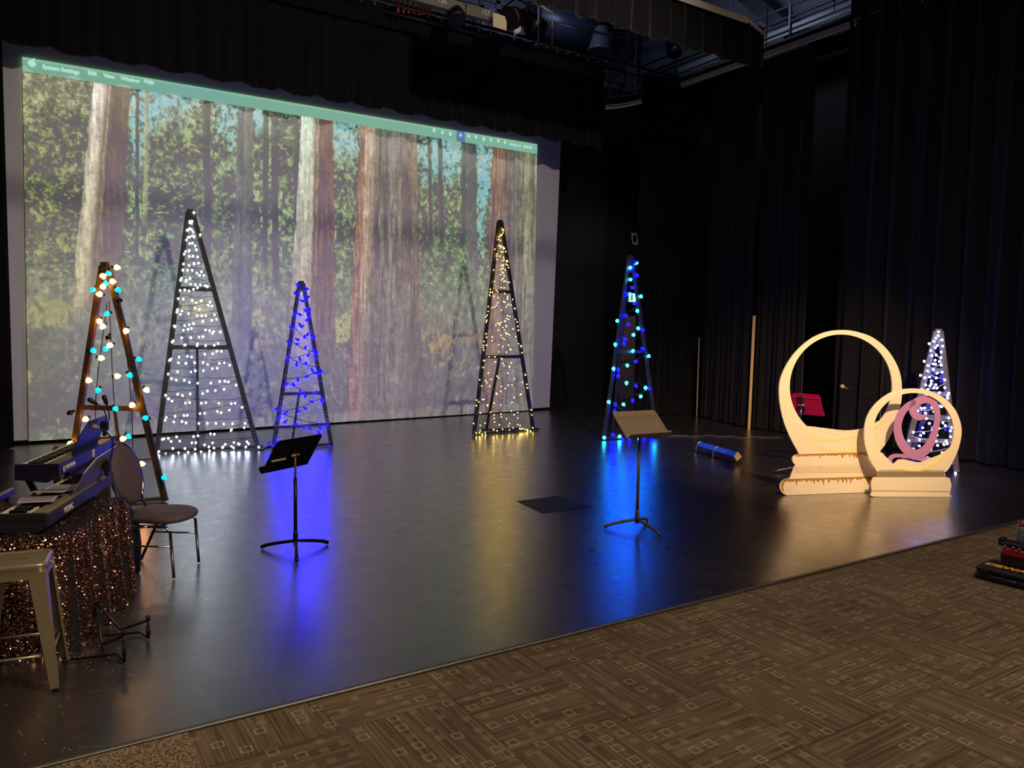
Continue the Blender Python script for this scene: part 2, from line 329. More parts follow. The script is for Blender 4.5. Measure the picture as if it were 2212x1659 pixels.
# conifer layers
for cx0, top, half, hgt, c in ((385, 205, 62, 420, (74, 104, 88)), (98, 230, 55, 470, (112, 120, 84)), (470, 330, 55, 400, (120, 135, 96)), (690, 300, 50, 430, (90, 108, 72)), (830, 420, 60, 300, (95, 110, 80)), (985, 350, 40, 340, (92, 118, 84)), (590, 420, 40, 260, (110, 124, 84))):
    w = half*np.clip((PY-top)/hgt, 0, 1); dd = np.abs(PX-cx0)/(w+1)
    a = sm(1.15-dd+(f1-.5)*1.9, .1, .5)*(PY > top)*(PY < top+hgt*1.2)
    mixin(rgb(*c)*(.72+.75*f3[..., None]), a*.62)
# branch glints
mixin(rgb(188, 196, 150), .55*(fbm(190, 120, 120, 2) > .66)*(PY < 620))
mixin(rgb(58, 72, 52), .5*(fbm(120, 80, 130, 3) > .64)*(PY < 640))
# mist and ground
mist = sm(PY, 470, 640); mixin(rgb(150, 155, 150), mist*.55*(.7+.3*big)); mixin(rgb(146, 144, 148), sm(PY, 560, 700)*.5)
gr = sm(PY+(big-.5)*90, 700, 790); gx = np.clip((PX-60)/1100, 0, 1)[..., None]
gcol = rgb(100, 114, 102)*(1-gx)+rgb(124, 116, 134)*gx
mixin(gcol*(.86+.32*f1[..., None]), gr*.92)
mixin(rgb(160, 168, 148), gr*.5*(fbm(150, 90, 150, 2) > .68)*(PX < 700))
mixin(rgb(92, 110, 84), gr*.35*(f1 > .56)*(PX < 420))
mixin(rgb(112, 120, 108), .7*sm(-PX, -150, -60)*sm(PY, 680, 720)*(f2 > .42))
for cx, cy, rx, ry, c in ((735, 715, 48, 36, (206, 200, 128)), (770, 690, 26, 40, (188, 186, 120)), (700, 700, 30, 20, (200, 190, 130)), (95, 690, 55, 24, (172, 172, 108)), (120, 660, 50, 20, (160, 160, 100)), (430, 668, 60, 16, (190, 186, 126)), (545, 690, 36, 26, (182, 174, 126)), (560, 740, 40, 24, (176, 160, 136)), (950, 745, 44, 26, (196, 158, 120)), (1030, 730, 30, 20, (178, 142, 124)), (1150, 560, 16, 60, (160, 170, 110))):
    mixin(rgb(*c), .95*sm(blob(cx, cy, rx, ry)+(f1-.5)*1.5+(f3-.5)*1.5, .42, .8))
for k in range(9):
    x0 = 925+k*9; t = (PY-650)/120; xx = x0+(k-4)*6*(1-np.clip(t, 0, 1))+4*np.sin(PY*.09+k)
    mixin(rgb(188, 152, 128), .6*(np.abs(PX-xx) < 1.3)*(PY > 655+((k*37) % 30))*(PY < 765))
# trunks
def trunk(xt0, xt1, yt, xb0, xb1, yb, stops, streak=.16, seed=5, fade=None, a=1.0, edge=2.0, ncell=260):
    t = (PY-yt)/(yb-yt); tt = np.clip(t, 0, 1); flare = 8*np.clip(t-.85, 0, 1)**2*20
    wob = (vn(8, 30, seed)-.5)*edge*2
    l = xt0+(xb0-xt0)*tt-flare+wob; r = xt1+(xb1-xt1)*tt+flare+wob; s = (PX-l)/(r-l)
    msk = sm(s, 0, .02)*sm(-s, -1, -.98)*(PY < yb)*(PY > yt-40)
    if fade: msk = msk*(1-sm(PY, fade[0], fade[1]))
    st = fbm(ncell, 9, seed+3, 3, .7)+.35*(fbm(ncell//2, 40, seed+9, 3)-.5)
    colr = np.zeros_like(IMG); xs = [q[0] for q in stops]
    sj = np.clip(s+(st-.5)*.10, 0, 1)
    for ch in range(3):
        top = np.interp(sj, xs, [q[1][ch] for q in stops]); bot = np.interp(sj, xs, [q[2][ch] for q in stops]); colr[..., ch] = top*(1-tt)+bot*tt
    colr *= (1+(st-.5)[..., None]*streak*3.6)
    mixin(colr, msk*a)
for x0, x1, w, yb in ((446, 449, 8, 600), (592, 596, 7, 640), (318, 313, 5, 510), (297, 296, 4, 600), (925, 932, 4, 560), (948, 955, 5, 570), (820, 820, 5, 400), (575, 572, 6, 620), (1000, 1003, 5, 560), (640, 640, 5, 600)):
    c = (176, 184, 150) if x0 == 318 else (92, 100, 84)
    trunk(x0-w, x0+w, 180, x1-w, x1+w, yb, ((0, c, c), (1, tuple(int(q*.8) for q in c), c)), .05, seed=x0, fade=(yb-70, yb), a=.85, edge=1)
trunk(514, 545, 225, 498, 545, 760, ((0, (112, 118, 118), (122, 122, 128)), (.6, (104, 106, 100), (118, 116, 118)), (1, (126, 134, 120), (128, 128, 128))), .10, 11, fade=(700, 765))
trunk(528, 548, 235, 520, 544, 756, ((0, (140, 150, 142), (110, 112, 124)), (1, (112, 120, 108), (104, 108, 122))), .08, 12, a=.8)
trunk(1006, 1028, 300, 1010, 1034, 640, ((0, (96, 108, 112), (138, 138, 138)), (1, (82, 92, 92), (134, 134, 134))), .06, 13, fade=(560, 640))
trunk(203, 283, 160, 148, 258, 700, ((0, (206, 196, 204), (150, 140, 110)), (.12, (228, 220, 232), (196, 186, 140)), (.30, (206, 198, 204), (176, 160, 124)), (.42, (128, 112, 98), (134, 122, 104)), (.47, (184, 170, 150), (128, 118, 100)), (.5, (116, 98, 74), (132, 120, 104)), (1, (112, 92, 68), (134, 124, 112))), .13, 21, fade=(640, 730))
trunk(652, 720, 230, 618, 726, 790, ((0, (196, 216, 222), (150, 118, 112)), (.2, (206, 232, 224), (172, 146, 134)), (.42, (188, 206, 196), (184, 160, 146)), (.48, (130, 110, 92), (130, 112, 102)), (.54, (186, 170, 150), (140, 120, 110)), (.58, (124, 98, 74), (132, 112, 106)), (1, (142, 104, 76), (136, 118, 114))), .13, 31, fade=(765, 800))
trunk(780, 900, 250, 745, 916, 906, ((0, (120, 78, 58), (142, 104, 104)), (.05, (168, 128, 100), (160, 118, 116)), (.16, (190, 168, 146), (166, 136, 128)), (.27, (176, 160, 144), (136, 118, 126)), (.3, (118, 112, 102), (124, 112, 124)), (.6, (132, 132, 130), (136, 126, 138)), (.85, (118, 106, 92), (128, 116, 126)), (1, (140, 122, 104), (124, 112, 124))), .2, 41)
trunk(1064, 1162, 300, 1044, 1160, 905, ((0, (140, 96, 66), (160, 122, 122)), (.12, (156, 122, 92), (168, 126, 124)), (.32, (122, 112, 98), (150, 122, 128)), (.5, (110, 114, 110), (138, 126, 140)), (.66, (128, 130, 108), (142, 130, 140)), (.8, (156, 156, 120), (150, 138, 140)), (.92, (108, 112, 98), (140, 132, 140)), (1, (150, 152, 140), (150, 142, 146))), .17, 51)
mixin(rgb(170, 168, 172), .28*sm(PY, 560, 760)*(1-sm(PY, 790, 930)))
mixin(rgb(176, 178, 166), sm(vvv, .962, .975)*.35*(.4+1.2*vn(260, 2, 77)))
# title bar of the desktop
bar = vvv < .036
mixin(rgb(132, 184, 170)*(.97+.06*uu[..., None]), bar*1.0); mixin(rgb(150, 200, 184), ((vvv < .006)*.8)); mixin(rgb(120, 178, 200), bar*.25*sm(PX, 280, 360)*(PX < 500))
mixin(rgb(96, 120, 190), bar*(PX > 986)*(PX < 1004)*.8)
IMG *= (1+(f3-.5)*.35+(fbm(300, 180, 222, 1)-.5)*.14)[..., None]*(vvv > .036)[..., None]+(vvv <= .036)[..., None]
GY = IMG.mean(axis=2, keepdims=True); DS = .24*(vvv > .036)[..., None]; IMG = IMG*(1-DS)+GY*np.array([1.02, 1.03, .93])*DS
lum_ = np.clip(IMG*np.array([.965, .955, .89])*(1-.10*sm(PY, 600, 760))[..., None]/255.0, 0, 1); LI = np.where(lum_ <= .04045, lum_/12.92, ((np.clip(lum_, 0, 1)+.055)/1.055)**2.4)
EMSUB = .14
LI = np.clip(LI-EMSUB*np.array([1.0, .9, .9])*(.25+.75*sm(vvv, .06, .2))[..., None], .004, 1.2)
me = bpy.data.meshes.new('projected_picture'); nv = W*Hh; loc0 = np.array(screen.location)
me.vertices.add(nv); me.vertices.foreach_set('co', (P-loc0).reshape(-1).astype(np.float32))
ii = np.arange((Hh-1)*(W-1)); r_ = ii//(W-1); c_ = ii % (W-1); k0 = r_*W+c_
quads = np.stack([k0, k0+W, k0+W+1, k0+1], 1).astype(np.int32)
me.loops.add(quads.size); me.loops.foreach_set('vertex_index', quads.reshape(-1)); me.polygons.add(len(quads)); me.polygons.foreach_set('loop_start', (np.arange(len(quads))*4).astype(np.int32))
at_ = me.color_attributes.new('picture', 'FLOAT_COLOR', 'POINT'); cc = np.ones((nv, 4), np.float32); cc[:, :3] = LI.reshape(-1, 3); at_.data.foreach_set('color', cc.reshape(-1))
me.update(calc_edges=True); me.validate()
PM = bpy.data.materials.new('projected forest picture'); PM.use_nodes = True; nt = PM.node_tree; b = nt.nodes['Principled BSDF']
b.inputs['Base Color'].default_value = (.58, .555, .54, 1); b.inputs['Roughness'].default_value = .9; b.inputs['Specular IOR Level'].default_value = .1
ca = nt.nodes.new('ShaderNodeVertexColor'); ca.layer_name = 'picture'; nt.links.new(ca.outputs['Color'], b.inputs['Emission Color']); b.inputs['Emission Strength'].default_value = 1.0
PM.cycles.emission_sampling = 'NONE'
me.materials.append(PM); o = bpy.data.objects.new('projected_picture', me); COL.objects.link(o); o.parent = screen; o['label'] = 'projected desktop picture of a sunlit redwood forest'
# menu bar writing (part of the projected picture)
TXT = mat('projected lettering', (60, 70, 66), .9, emit=(176, 226, 208), es=1.0); TXT.cycles.emission_sampling = 'NONE'
UA = (V(trp)-V(tlp)).normalized(); VA = (V(blp)-V(tlp)).normalized()
def textmesh(txt, size, origin, ex, ey, m, name, parent, depth=.002, align='LEFT', label=None, bold=0.0):
    cu = bpy.data.curves.new('t', 'FONT'); cu.body = txt; cu.size = size; cu.extrude = depth; cu.align_x = align; cu.offset = bold; cu.resolution_u = 3
    to = bpy.data.objects.new('t', cu); COL.objects.link(to); dg = bpy.context.evaluated_depsgraph_get(); dg.update()
    me = bpy.data.meshes.new_from_object(to.evaluated_get(dg)); bpy.data.objects.remove(to)
    ex = V(ex).normalized(); ey = V(ey).normalized(); n = ex.cross(ey).normalized(); ey = n.cross(ex)
    base = V((0, 0, 0)); p = parent
    while p is not None: base += V(p.location); p = p.parent
    M_ = Matrix(((ex.x, ey.x, n.x, origin[0]-base.x), (ex.y, ey.y, n.y, origin[1]-base.y), (ex.z, ey.z, n.z, origin[2]-base.z), (0, 0, 0, 1)))
    me.transform(M_); me.materials.clear(); me.materials.append(m); me.name = name
    o = bpy.data.objects.new(name, me); COL.objects.link(o); o.parent = parent
    if label: o['label'] = label
    return o
for x, y, t in ((92, 147, 'System Settings'), (190, 160, 'Edit'), (224, 166, 'View'), (261, 172, 'Window'), (311, 178, 'Help')):
    textmesh(t, .083, scr(x, y, .018), UA, -VA, TXT, 'menu_text', screen, bold=.003)
textmesh('Fri Dec 19', .078, scr(1101, 313.6, .018), UA, -VA, TXT, 'menu_text', screen, bold=.002); textmesh('2:28 PM', .082, scr(1130, 318.5, .018), UA, -VA, TXT, 'menu_text', screen, bold=.002)
def ic(x, y, pts, s=.05): m = MB(); m.prism([(a*s, b_*s) for a, b_ in pts], scr(x, y, .018), UA, -VA, .002); part(screen, 'menu_icon', m, TXT)
ic(69, 137, [(math.cos(a)*.9+.12*math.cos(3*a), math.sin(a)*1.0) for a in [k*math.pi/8 for k in range(16)]], .055); ic(70.5, 130.5, [(0, 0), (.5, .2), (.6, .9), (.1, .6)], .05)
for x, y in ((938, 281), (956, 286), (973, 289), (995, 292), (1013, 294), (1028, 296), (1045, 300), (1061, 302), (1077, 304), (1091, 307)):
    q = random.choice([4, 5, 8, 10]); ic(x, y, [(math.cos(2*math.pi*k/q+.4)*.8, math.sin(2*math.pi*k/q+.4)) for k in range(q)], .045)
# ------------------------------------------------------------------ CURTAINS
VELV = mat('black velour', (7, 7, 8), .85, spec=.2, sheen=.06, noise=.25, nscale=8, bump=.15, bscale=200)
VELV2 = mat('dark grey velour', (14, 13, 13), .8, spec=.2, sheen=.12, noise=.25, nscale=6, bump=.15, bscale=200)
def pleats(p0, p1, z0, z1, fold, amp, m=VELV, seed=0, ruffle=0.0, nz=14, flare=0.0, jag=.35):
    r = random.Random(seed); p0 = V(p0); p1 = V(p1); d = p1-p0; L = d.length; d = d/L; n = V((-d.y, d.x, 0))
    nx = max(12, int(L/fold*10)); ph = []; a = 0
    for i in range(nx+1):
        ph.append(a); a += 2*math.pi*(L/nx)/fold*(1+jag*math.sin(i*.37+seed)+jag*(r.random()-.5))
    mb = MB(); vv = []; ff = []
    for j in range(nz+1):
        t = j/nz; z = z1+(z0-z1)*t
        for i in range(nx+1):
            k = amp*(.45+.55*t)*(1+flare*t)
            off = k*(math.sin(ph[i])+.35*math.sin(2.3*ph[i]+seed+t*1.1)+.25*math.sin(.31*ph[i]+2*t))
            zz = z
            if j == nz: zz += ruffle*(.6*math.sin(ph[i]*.5+1)+.4*math.sin(ph[i]*1.0)+.6*(r.random()-.5)*.5)
            vv.append(p0+d*(L*i/nx+.15*k*math.sin(ph[i]*2))+n*off+Z3*zz)
    W_ = nx+1
    for j in range(nz):
        for i in range(nx): k = j*W_+i; ff.append((k, k+1, k+W_+1, k+W_))
    mb.add(vv, ff, True); N = len(vv); mb.add([p+n*.006 for p in vv], [f[::-1] for f in ff], True)
    # close the hem and the top
    o = 0; e = []
    for i in range(nx): a_, b_ = nz*W_+i, nz*W_+i+1; e.append((a_, N+a_, N+b_, b_)); e.append((i, i+1, N+i+1, N+i))
    mb.f += e; mb.sm += [False]*len(e)
    return mb
# valance in front of the screen + its pipe
t = thing('stage_valance', 'long pleated black valance hanging above the projection screen', 'curtain', (5, 13.6, 6.2))
part(t, 'cloth', pleats((-2.4, 13.6, 0), (10.98, 13.6, 0), 6.08, 8.0, .34, .045, seed=3, ruffle=.05), VELV)
for i in range(48):
    m = MB(); x = -2.2+i*.275; m.lathe([(0.004, -.03), (.022, -.015), (.022, .015), (.004, .03)], (x, 13.53, 7.93+.01*math.sin(i*2)), seg=6); part(t, 'snap_hook', m, GALV)
m = MB(); m.tube([(-3, 13.6, 8.06), (14.2, 13.6, 8.06)], .03, 8); m.tube([(-3, 13.66, 8.0), (10.9, 13.66, 7.98)], .014, 6); single('batten_pipe', m, STEEL, 'long black pipe carrying the valance above the screen', 'pipe')
t = thing('border_curtain', 'short pleated charcoal border hanging nearest, at the top right', 'curtain', (9, 9, 6.5))
part(t, 'cloth', pleats((5.6, 9, 0), (10.72, 9, 0), 6.52, 7.22, .36, .06, VELV2, seed=8, ruffle=.03, nz=8), VELV2)
m = MB(); a, b_ = V((5.6, 8.97, 7.25)), V((10.2, 8.97, 7.25)); m.tube([a, b_, (10.72, 8.97, 7.08)], .035, 8); m.box((7.9, 8.92, 7.18), (4.6, .02, .07)); part(t, 'pipe_pocket', m, mat('pale pipe tape', (235, 225, 200), .5), 'pale taped pipe along the top')
# legs
for i, (p0, p1, z0, z1, fo, am, mt, sd, lb) in enumerate((
    ((-2.6, 14.35, 0), (-.22, 14.35, 0), .02, 8.2, .22, .05, VELV, 21, 'black leg curtain at the left edge of the projection screen'),
    ((12.15, 13.65, 0), (13.7, 13.2, 0), .02, 7.95, .16, .05, VELV, 22, 'black leg curtain hanging right of the open corner behind the teal lit tree'),
    ((13.5, 12.75, 0), (12.98, 10.98, 0), .03, 7.62, .15, .05, VELV2, 23, 'pleated black curtain just left of the bright narrow upright board'),
    ((12.98, 10.84, 0), (12.95, 9.6, 0), .03, 7.62, .15, .05, VELV2, 24, 'pleated black curtain just right of the bright narrow upright board'),
    ((12.86, 8.85, 0), (12.8, 3.2, 0), .03, 9.6, .42, .08, VELV2, 25, 'tall black side curtain behind the white cutout rings at the right'))):
    o = thing('leg_curtain', lb, 'curtain', ((p0[0]+p1[0])/2, (p0[1]+p1[1])/2, 0), 'black masking curtains around the stage')
    part(o, 'cloth', pleats(p0, p1, z0, z1, fo, am, mt, seed=sd, nz=18, flare=.3), mt)
# bright narrow board between the curtains
m = MB(); a = onX(1618, 924, 12.86); b_ = onX(1624, 682, 12.86); m.bar((a.x, a.y, 0), (b_.x, a.y-.02, b_.z), .04, .05, side=(1, 0, 0), bev=.004)
single('upright_board', m, mat('raw pine edge', (236, 198, 130), .5, noise=.15), 'narrow pale wooden board standing upright between the two pleated curtains', 'board')
m = MB(); a = onY(1509, 880, 12.7); m.bar((a.x, 12.75, .01), (a.x-.01, 12.75, 1.9), .02, .03, bev=.003)
single('wooden_batten', m, mat('weathered grey batten', (150, 138, 112), .5), 'thin grey batten leaning at the edge of the far pleated curtain', 'board')
# ------------------------------------------------------------------ FLY SPACE
STB = mat('blue grey painted steel', (62, 68, 84), .45, .3, noise=.2)
WARM = mat('dull aluminium track', (232, 222, 196), .35, .7)
def rail(name, pts, r, mt, lab, cat, group=None):
    m = MB(); m.tube(pts, r, 8); return single(name, m, mt, lab, cat, group)
tr_ = thing('curtain_track', 'straight aluminium curtain track along the right side above the black curtains', 'curtain track', (12.95, 9, 7.69))
m = MB(); m.box((12.93, 9.1, 7.71), (.05, 8.2, .09), bev=.005); m.box((12.93, 9.1, 7.77), (.09, 8.2, .012)); part(tr_, 'channel', m, WARM)
for i in range(22):
    m = MB(); y = 10.85-i*.075-(.5 if i > 14 else 0); m.lathe([(.005, -.05), (.02, -.03), (.02, -.01), (.005, 0)], (12.93, y, 7.665), seg=6); part(tr_, 'carrier', m, GALV)
rail('batten_pipe', [(12.95, 4.5, 8.12), (12.95, 13.4, 8.02)], .022, GALV, 'thin grey pipe running above the straight curtain track at the right', 'pipe')
a0 = onY(1308, 233, 14.6); a1 = onY(1350, 231, 14.3); a2 = onY(1392, 218, 13.9)
pts = [a0+(a1-a0)*2*t*(1-t)*1.0+(a2-a0)*t*t for t in [k/12 for k in range(13)]]
ct = thing('curved_track', 'shiny curved curtain track in the gap beside the valance end', 'curtain track', a1)
for dz, r, nm in ((0, .045, 'channel'), (.05, .03, 'channel'), (.24, .03, 'support_pipe')):
    m = MB(); m.tube([p+Z3*dz for p in pts], r, 8); part(ct, nm, m, WARM if dz < .1 else STB)
def chain(p0, p1, mt=GALV, lab='', r=.012, s=.05):
    p0 = V(p0); p1 = V(p1); L = (p1-p0).length; n = int(L/(s*.8)); d = (p1-p0)/L; m = MB()
    for i in range(n):
        c = p0+d*(L*(i+.5)/n); ex = X3 if i % 2 else Y3
        q = arc(c, s*.5, 0, 2*math.pi, 8, d, ex*.6); m.tube(q, r*.5, 4, cap=False)
    return single('chain', m, mt, lab, 'chain')
p = onY(1374, 140, 14.0); p2 = onY(1372, 205, 14.0); chain(p, p2, GALV, 'thin pale chain holding up the curved curtain track')
rail('hanging_wire', [onY(1374, 20, 14.0), p], .008, GALV, 'thin vertical wire above the curved track chain', 'wire')
chain((12.93, 10.8, 10.4), (12.93, 10.8, 7.76), GALV, 'pale chain holding the far end of the straight curtain track')
chain((12.93, 9.25, 10.0), (12.93, 9.25, 8.1), GALV, 'pale chain at the right, near the tall side curtain top')
# catwalk along right wall
cw = thing('catwalk', 'blue grey steel catwalk with rails along the upper right wall', 'catwalk', (14.9, 9, 8.3))
def yline(px0, px1, X, y0=3.5, y1=16.9):
    a = onX(*px0, X); b_ = onX(*px1, X); s_ = (b_.z-a.z)/(b_.y-a.y); zm = (a.z+b_.z)/2
    return (X, y0, zm), (X, y1, zm), zm
_, _, zA = yline((1396, 147), (1716, 0), 14.8); _, _, zB = yline((1425, 155), (1775, 0), 14.8)
_, _, zC = yline((1690, 52), (1825, 2), 14.8); _, _, zD = yline((1705, 68), (1830, 22), 14.8)
print('catwalk z', zA, zB, zC, zD)
for z, r in ((zA, .03), (zB, .035), (zC, .035)):
    m = MB(); m.tube([(14.8, 3.5, z), (14.8, 16.9, z)], r, 8); part(cw, 'rail', m, STB)
m = MB(); m.box((14.82, 10.2, (zC+zD)/2-.06), (.03, 13.4, .2)); part(cw, 'kick_plate', m, mat('pale blue grey steel', (100, 106, 122), .5, .2, noise=.2))
m = MB(); m.box((15.5, 10.2, zD-.16), (1.5, 13.4, .06)); part(cw, 'deck', m, DARKW)
for y in (4.5, 6.3, 8.1, 9.9, 11.7, 13.5, 15.3):
    m = MB(); m.box((14.78, y, (zA+zD)/2), (.05, .05, zA-zD+.1)); part(cw, 'post', m, STB)
    m = MB(); m.tube([(14.8, y, zD-.2), (14.8, y+.0, 12)], .02, 6); part(cw, 'hanger', m, STB)
def beam(name, a, b_, w, h, mt, lab, group=None):
    m = MB(); m.bar(a, b_, w, h, bev=.01); return single(name, m, mt, lab, 'beam', group)
beam('roof_beam', onX(1590, -30, 15.6), onX(1706, 68, 15.6), .35, .35, mat('navy steel', (34, 38, 52), .6), 'broad dark blue diagonal beam beyond the border at the top right')
beam('roof_beam', onX(1382, 135, 16.3), onX(1425, 85, 16.3), .12, .1, STB, 'blue grey sloping steel bar seen below the border')
beam('roof_beam', onY(1310, 108, 16.4), onY(1480, 60, 16.0), .14, .1, STB, 'blue grey steel bar crossing the wall beside the bent conduits')
for k, (x, lb) in enumerate(((1381, 'blue grey steel upright beside the hanging wire'), (1320, 'blue grey steel upright left of the bent conduits'))):
    a = onY(x, 70, 15.2); b_ = onY(x, 180, 15.2); m = MB(); m.bar(a, (a.x, a.y, b_.z), .09, .09, side=(0, 1, 0)); single('steel_post', m, STB, lb, 'post')
m = MB()
for k in range(3):
    x = 1360+k*5; a = onY(x, 75, 15.5); b_ = onY(x, 118, 15.5); c = onY(x-16, 133, 15.5); e = onY(x-45, 140, 15.5); m.tube([a, b_, b_.lerp(c, .6)+V((.04, 0, -.06)), c, e], .025, 8)
single('conduit_bundle', m, STB, 'bundle of bent blue grey conduits on the upper wall', 'conduit')
# cable basket box
cb = thing('cable_basket', 'blue grey mesh cable basket hanging beside the valance end', 'basket', onY(1340, 165, 15.0))
m = MB(); q = [onY(*p_, 15.0) for p_ in ((1306, 138), (1350, 150), (1350, 185), (1306, 172))]; q2 = [onY(*p_, 15.0)+V((.25, .9, 0)) for p_ in ((1350, 150), (1350, 185))]
for a, b_ in ((q[0], q[1]), (q[1], q[2]), (q[2], q[3]), (q[3], q[0]), (q[1], q2[0]), (q[2], q2[1]), (q2[0], q2[1])): m.bar(a, b_, .05, .05)
part(cb, 'frame', m, STB)
m = MB()
for k in range(26):
    a = q[3].lerp(q[2], random.random()).lerp(q[0].lerp(q[1], random.random()), random.random()*.8+.1)+V((0, .1, 0)); m.tube([a, a+V((random.uniform(-.1, .1), 0, random.uniform(-.08, .08))), a+V((random.uniform(-.15, .15), 0, random.uniform(-.12, .12)))], .008, 4)
part(cb, 'loose_cables', m, mat('grey cable', (120, 122, 128), .5), kind='stuff')
# ducts behind the rail
m = MB(); a = onY(1262, 60, 16.9); m.tube([(a.x-1.6, 17.0, a.z), (a.x+1.2, 17.0, a.z)], .42, 24); single('air_duct', m, mat('blue duct', (70, 80, 108), .4, .4, noise=.1), 'large round blue grey duct high on the back wall', 'duct')
m = MB(); a = onY(1300, 60, 15.9); b_ = onY(1296, 112, 15.9)
m.tube([a.lerp(b_, k/16) for k in range(17)], [.16+.012*(k % 2)+.01*k for k in range(17)], 16); single('flexible_duct', m, mat('flex duct', (120, 128, 142), .4, .4), 'short flexible ribbed duct hanging below the big duct', 'duct')
rail('batten_pipe', [onY(1190, 48, 14.6), onY(1362, 86, 14.6)], .03, mat('bright pipe', (150, 155, 165), .3, .7), 'bright pipe crossing behind the valance pipe, next to the ducts', 'pipe')
m = MB()
for k in range(2): m.bar(onY(1040+k*35, 0, 16.6), onY(1043+k*35, 60, 16.6), .12, .05, side=(0, 1, 0))
for y0, y1 in ((-5, 14), (14, 32)): m.bar(onY(1000, y0-8, 16.6), onY(1110, y1, 16.6), .08, .05, side=(0, 1, 0))
single('wall_frame', m, STB, 'blue grey steel frame on the back wall above the valance', 'frame')
# lighting raceway and fixtures
rw = thing('lighting_raceway', 'grey lighting raceway with circuit numbers above the valance pipe', 'raceway', onY(1000, 30, 12.6))
a = onY(868, -14, 12.6); b_ = onY(1064, 35, 12.6); b_.z = a.z = (a.z+b_.z)/2
print('raceway', a, b_)
RG = mat('grey raceway', (118, 112, 98), .5, .2, noise=.2)
m = MB(); m.box(((a.x+b_.x)/2, 12.6, a.z), (b_.x-a.x, .12, .2), bev=.01); part(rw, 'channel', m, RG)
WH = mat('white print', (235, 228, 205), .6)
textmesh('126', .12, (onY(947, 12, 12.5).x, 12.535, a.z-.02), X3, Z3, WH, 'circuit_number', rw); textmesh('127', .12, (onY(1042, 30, 12.5).x, 12.535, a.z-.02), X3, Z3, WH, 'circuit_number', rw)
rail('batten_pipe', [(a.x-2, 12.75, a.z-.32), (b_.x+5, 12.75, a.z-.32)], .028, STEEL, 'black pipe carrying the stage lights just below the raceway', 'pipe')
def fixture(px, Y, s, lab, aim=(-.2, -.6, -.75)):
    c = onY(*px, Y); t = thing('stage_light', lab, 'stage light', c, 'stage lights above the valance'); ax = V(aim).normalized()
    m = MB(); m.lathe([(.06*s, -.22*s), (.11*s, -.2*s), (.12*s, 0), (.14*s, .02*s), (.14*s, .2*s), (.12*s, .2*s)], c, ax, 20); part(t, 'housing', m, mat('black fixture', (20, 20, 21), .4, .3))
    m = MB(); m.lathe([(.115*s, .195*s), (.06*s, .19*s), (.01*s, .185*s)], c, ax, 20); part(t, 'lens', m, mat('dark lens', (40, 42, 48), .1, .2))
    sd = ax.cross(Z3).normalized(); m = MB(); m.tube([c+sd*.15*s, c+sd*.17*s+Z3*.15*s, c+Z3*.24*s, c-sd*.17*s+Z3*.15*s, c-sd*.15*s], .012*s, 6); part(t, 'yoke', m, STEEL)
    m = MB(); m.box(c+Z3*.3*s, (.05*s, .06*s, .12*s), bev=.008); part(t, 'clamp', m, GALV)
    return t
fixture((984, 30), 12.6, 1.15, 'round black stage light under the raceway, left of the white card')
fixture((1112, 40), 12.4, 1.5, 'largest black stage light, directly right of the white card', (-.75, -.5, -.35))
fixture((1150, 48), 12.8, 1.3, 'black stage light furthest right, near the pale rope', (.3, -.6, -.6))
t_ = fixture((1455, 98), 14.5, 1.3, 'small dark stage light hanging alone under the border at right', (0, -.2, -1))
m = MB(); m.tube([V(t_.location)+Z3*.42, V((t_.location.x, t_.location.y, 12.0))], .018, 8); part(t_, 'drop_pipe', m, STEEL)
def card(px4, Y, lab):
    q = [onY(*p_, Y) for p_ in px4]; m = MB(); m.prism([(0, 0), ((q[1]-q[0]).length, 0), ((q[1]-q[0]).length, -(q[2]-q[1]).length), (0, -(q[2]-q[1]).length)], q[0], (q[1]-q[0]).normalized(), Z3, .01); return single('gel_frame', m, mat('cream card', (225, 210, 170), .6), lab, 'card')
card(((1065, 27), (1094, 37), (1094, 67), (1066, 60)), 12.3, 'square cream coloured card hanging beside the large stage light')
card(((1110, 56), (1125, 44), (1117, 63), (1109, 66)), 12.25, 'small pale barn door flap under the large stage light')
RED = mat('red fabric', (130, 24, 26), .6)
for px, w, lab in (((876, 10), .17, 'red sling hanging left of the pale tool above the valance'), ((915, 14), .12, 'narrow red sling right of the other red sling')):
    c = onY(*px, 13.1); m = MB()
    for k in range(4): m.bar(c+V((-w+k*w*.6, 0, .25)), c+V((-w+k*w*.6+.03, 0, -.18+.02*k)), .05, .02, side=(0, 1, 0), bev=.004)
    single('hanging_sling', m, RED, lab, 'sling')
rail('rope_tail', [onY(1163, 0, 11.5), onY(1163, 88, 11.5)], .012, mat('tan rope', (150, 138, 110), .8), 'thin tan rope hanging in front of the valance pipe', 'rope')
m = MB(); a = onY(1193, 28, 11.5); b_ = onY(1193, 95, 11.5); m.tube([a.lerp(b_, k/20)+X3*.008*math.sin(k*2) for k in range(21)], .014, 6); m.tube([a+V((-.3, 0, .1)), a+V((-.15, 0, .03)), a], .03, 6); single('rope_tail', m, mat('tan rope', (150, 138, 110)), 'knotted pale rope right of the thin tan rope', 'rope')
rail('hanging_wire', [onY(993, 0, 12.9), onY(995, 48, 12.9)], .008, GALV, 'thin vertical wire between the raceway numbers', 'wire')
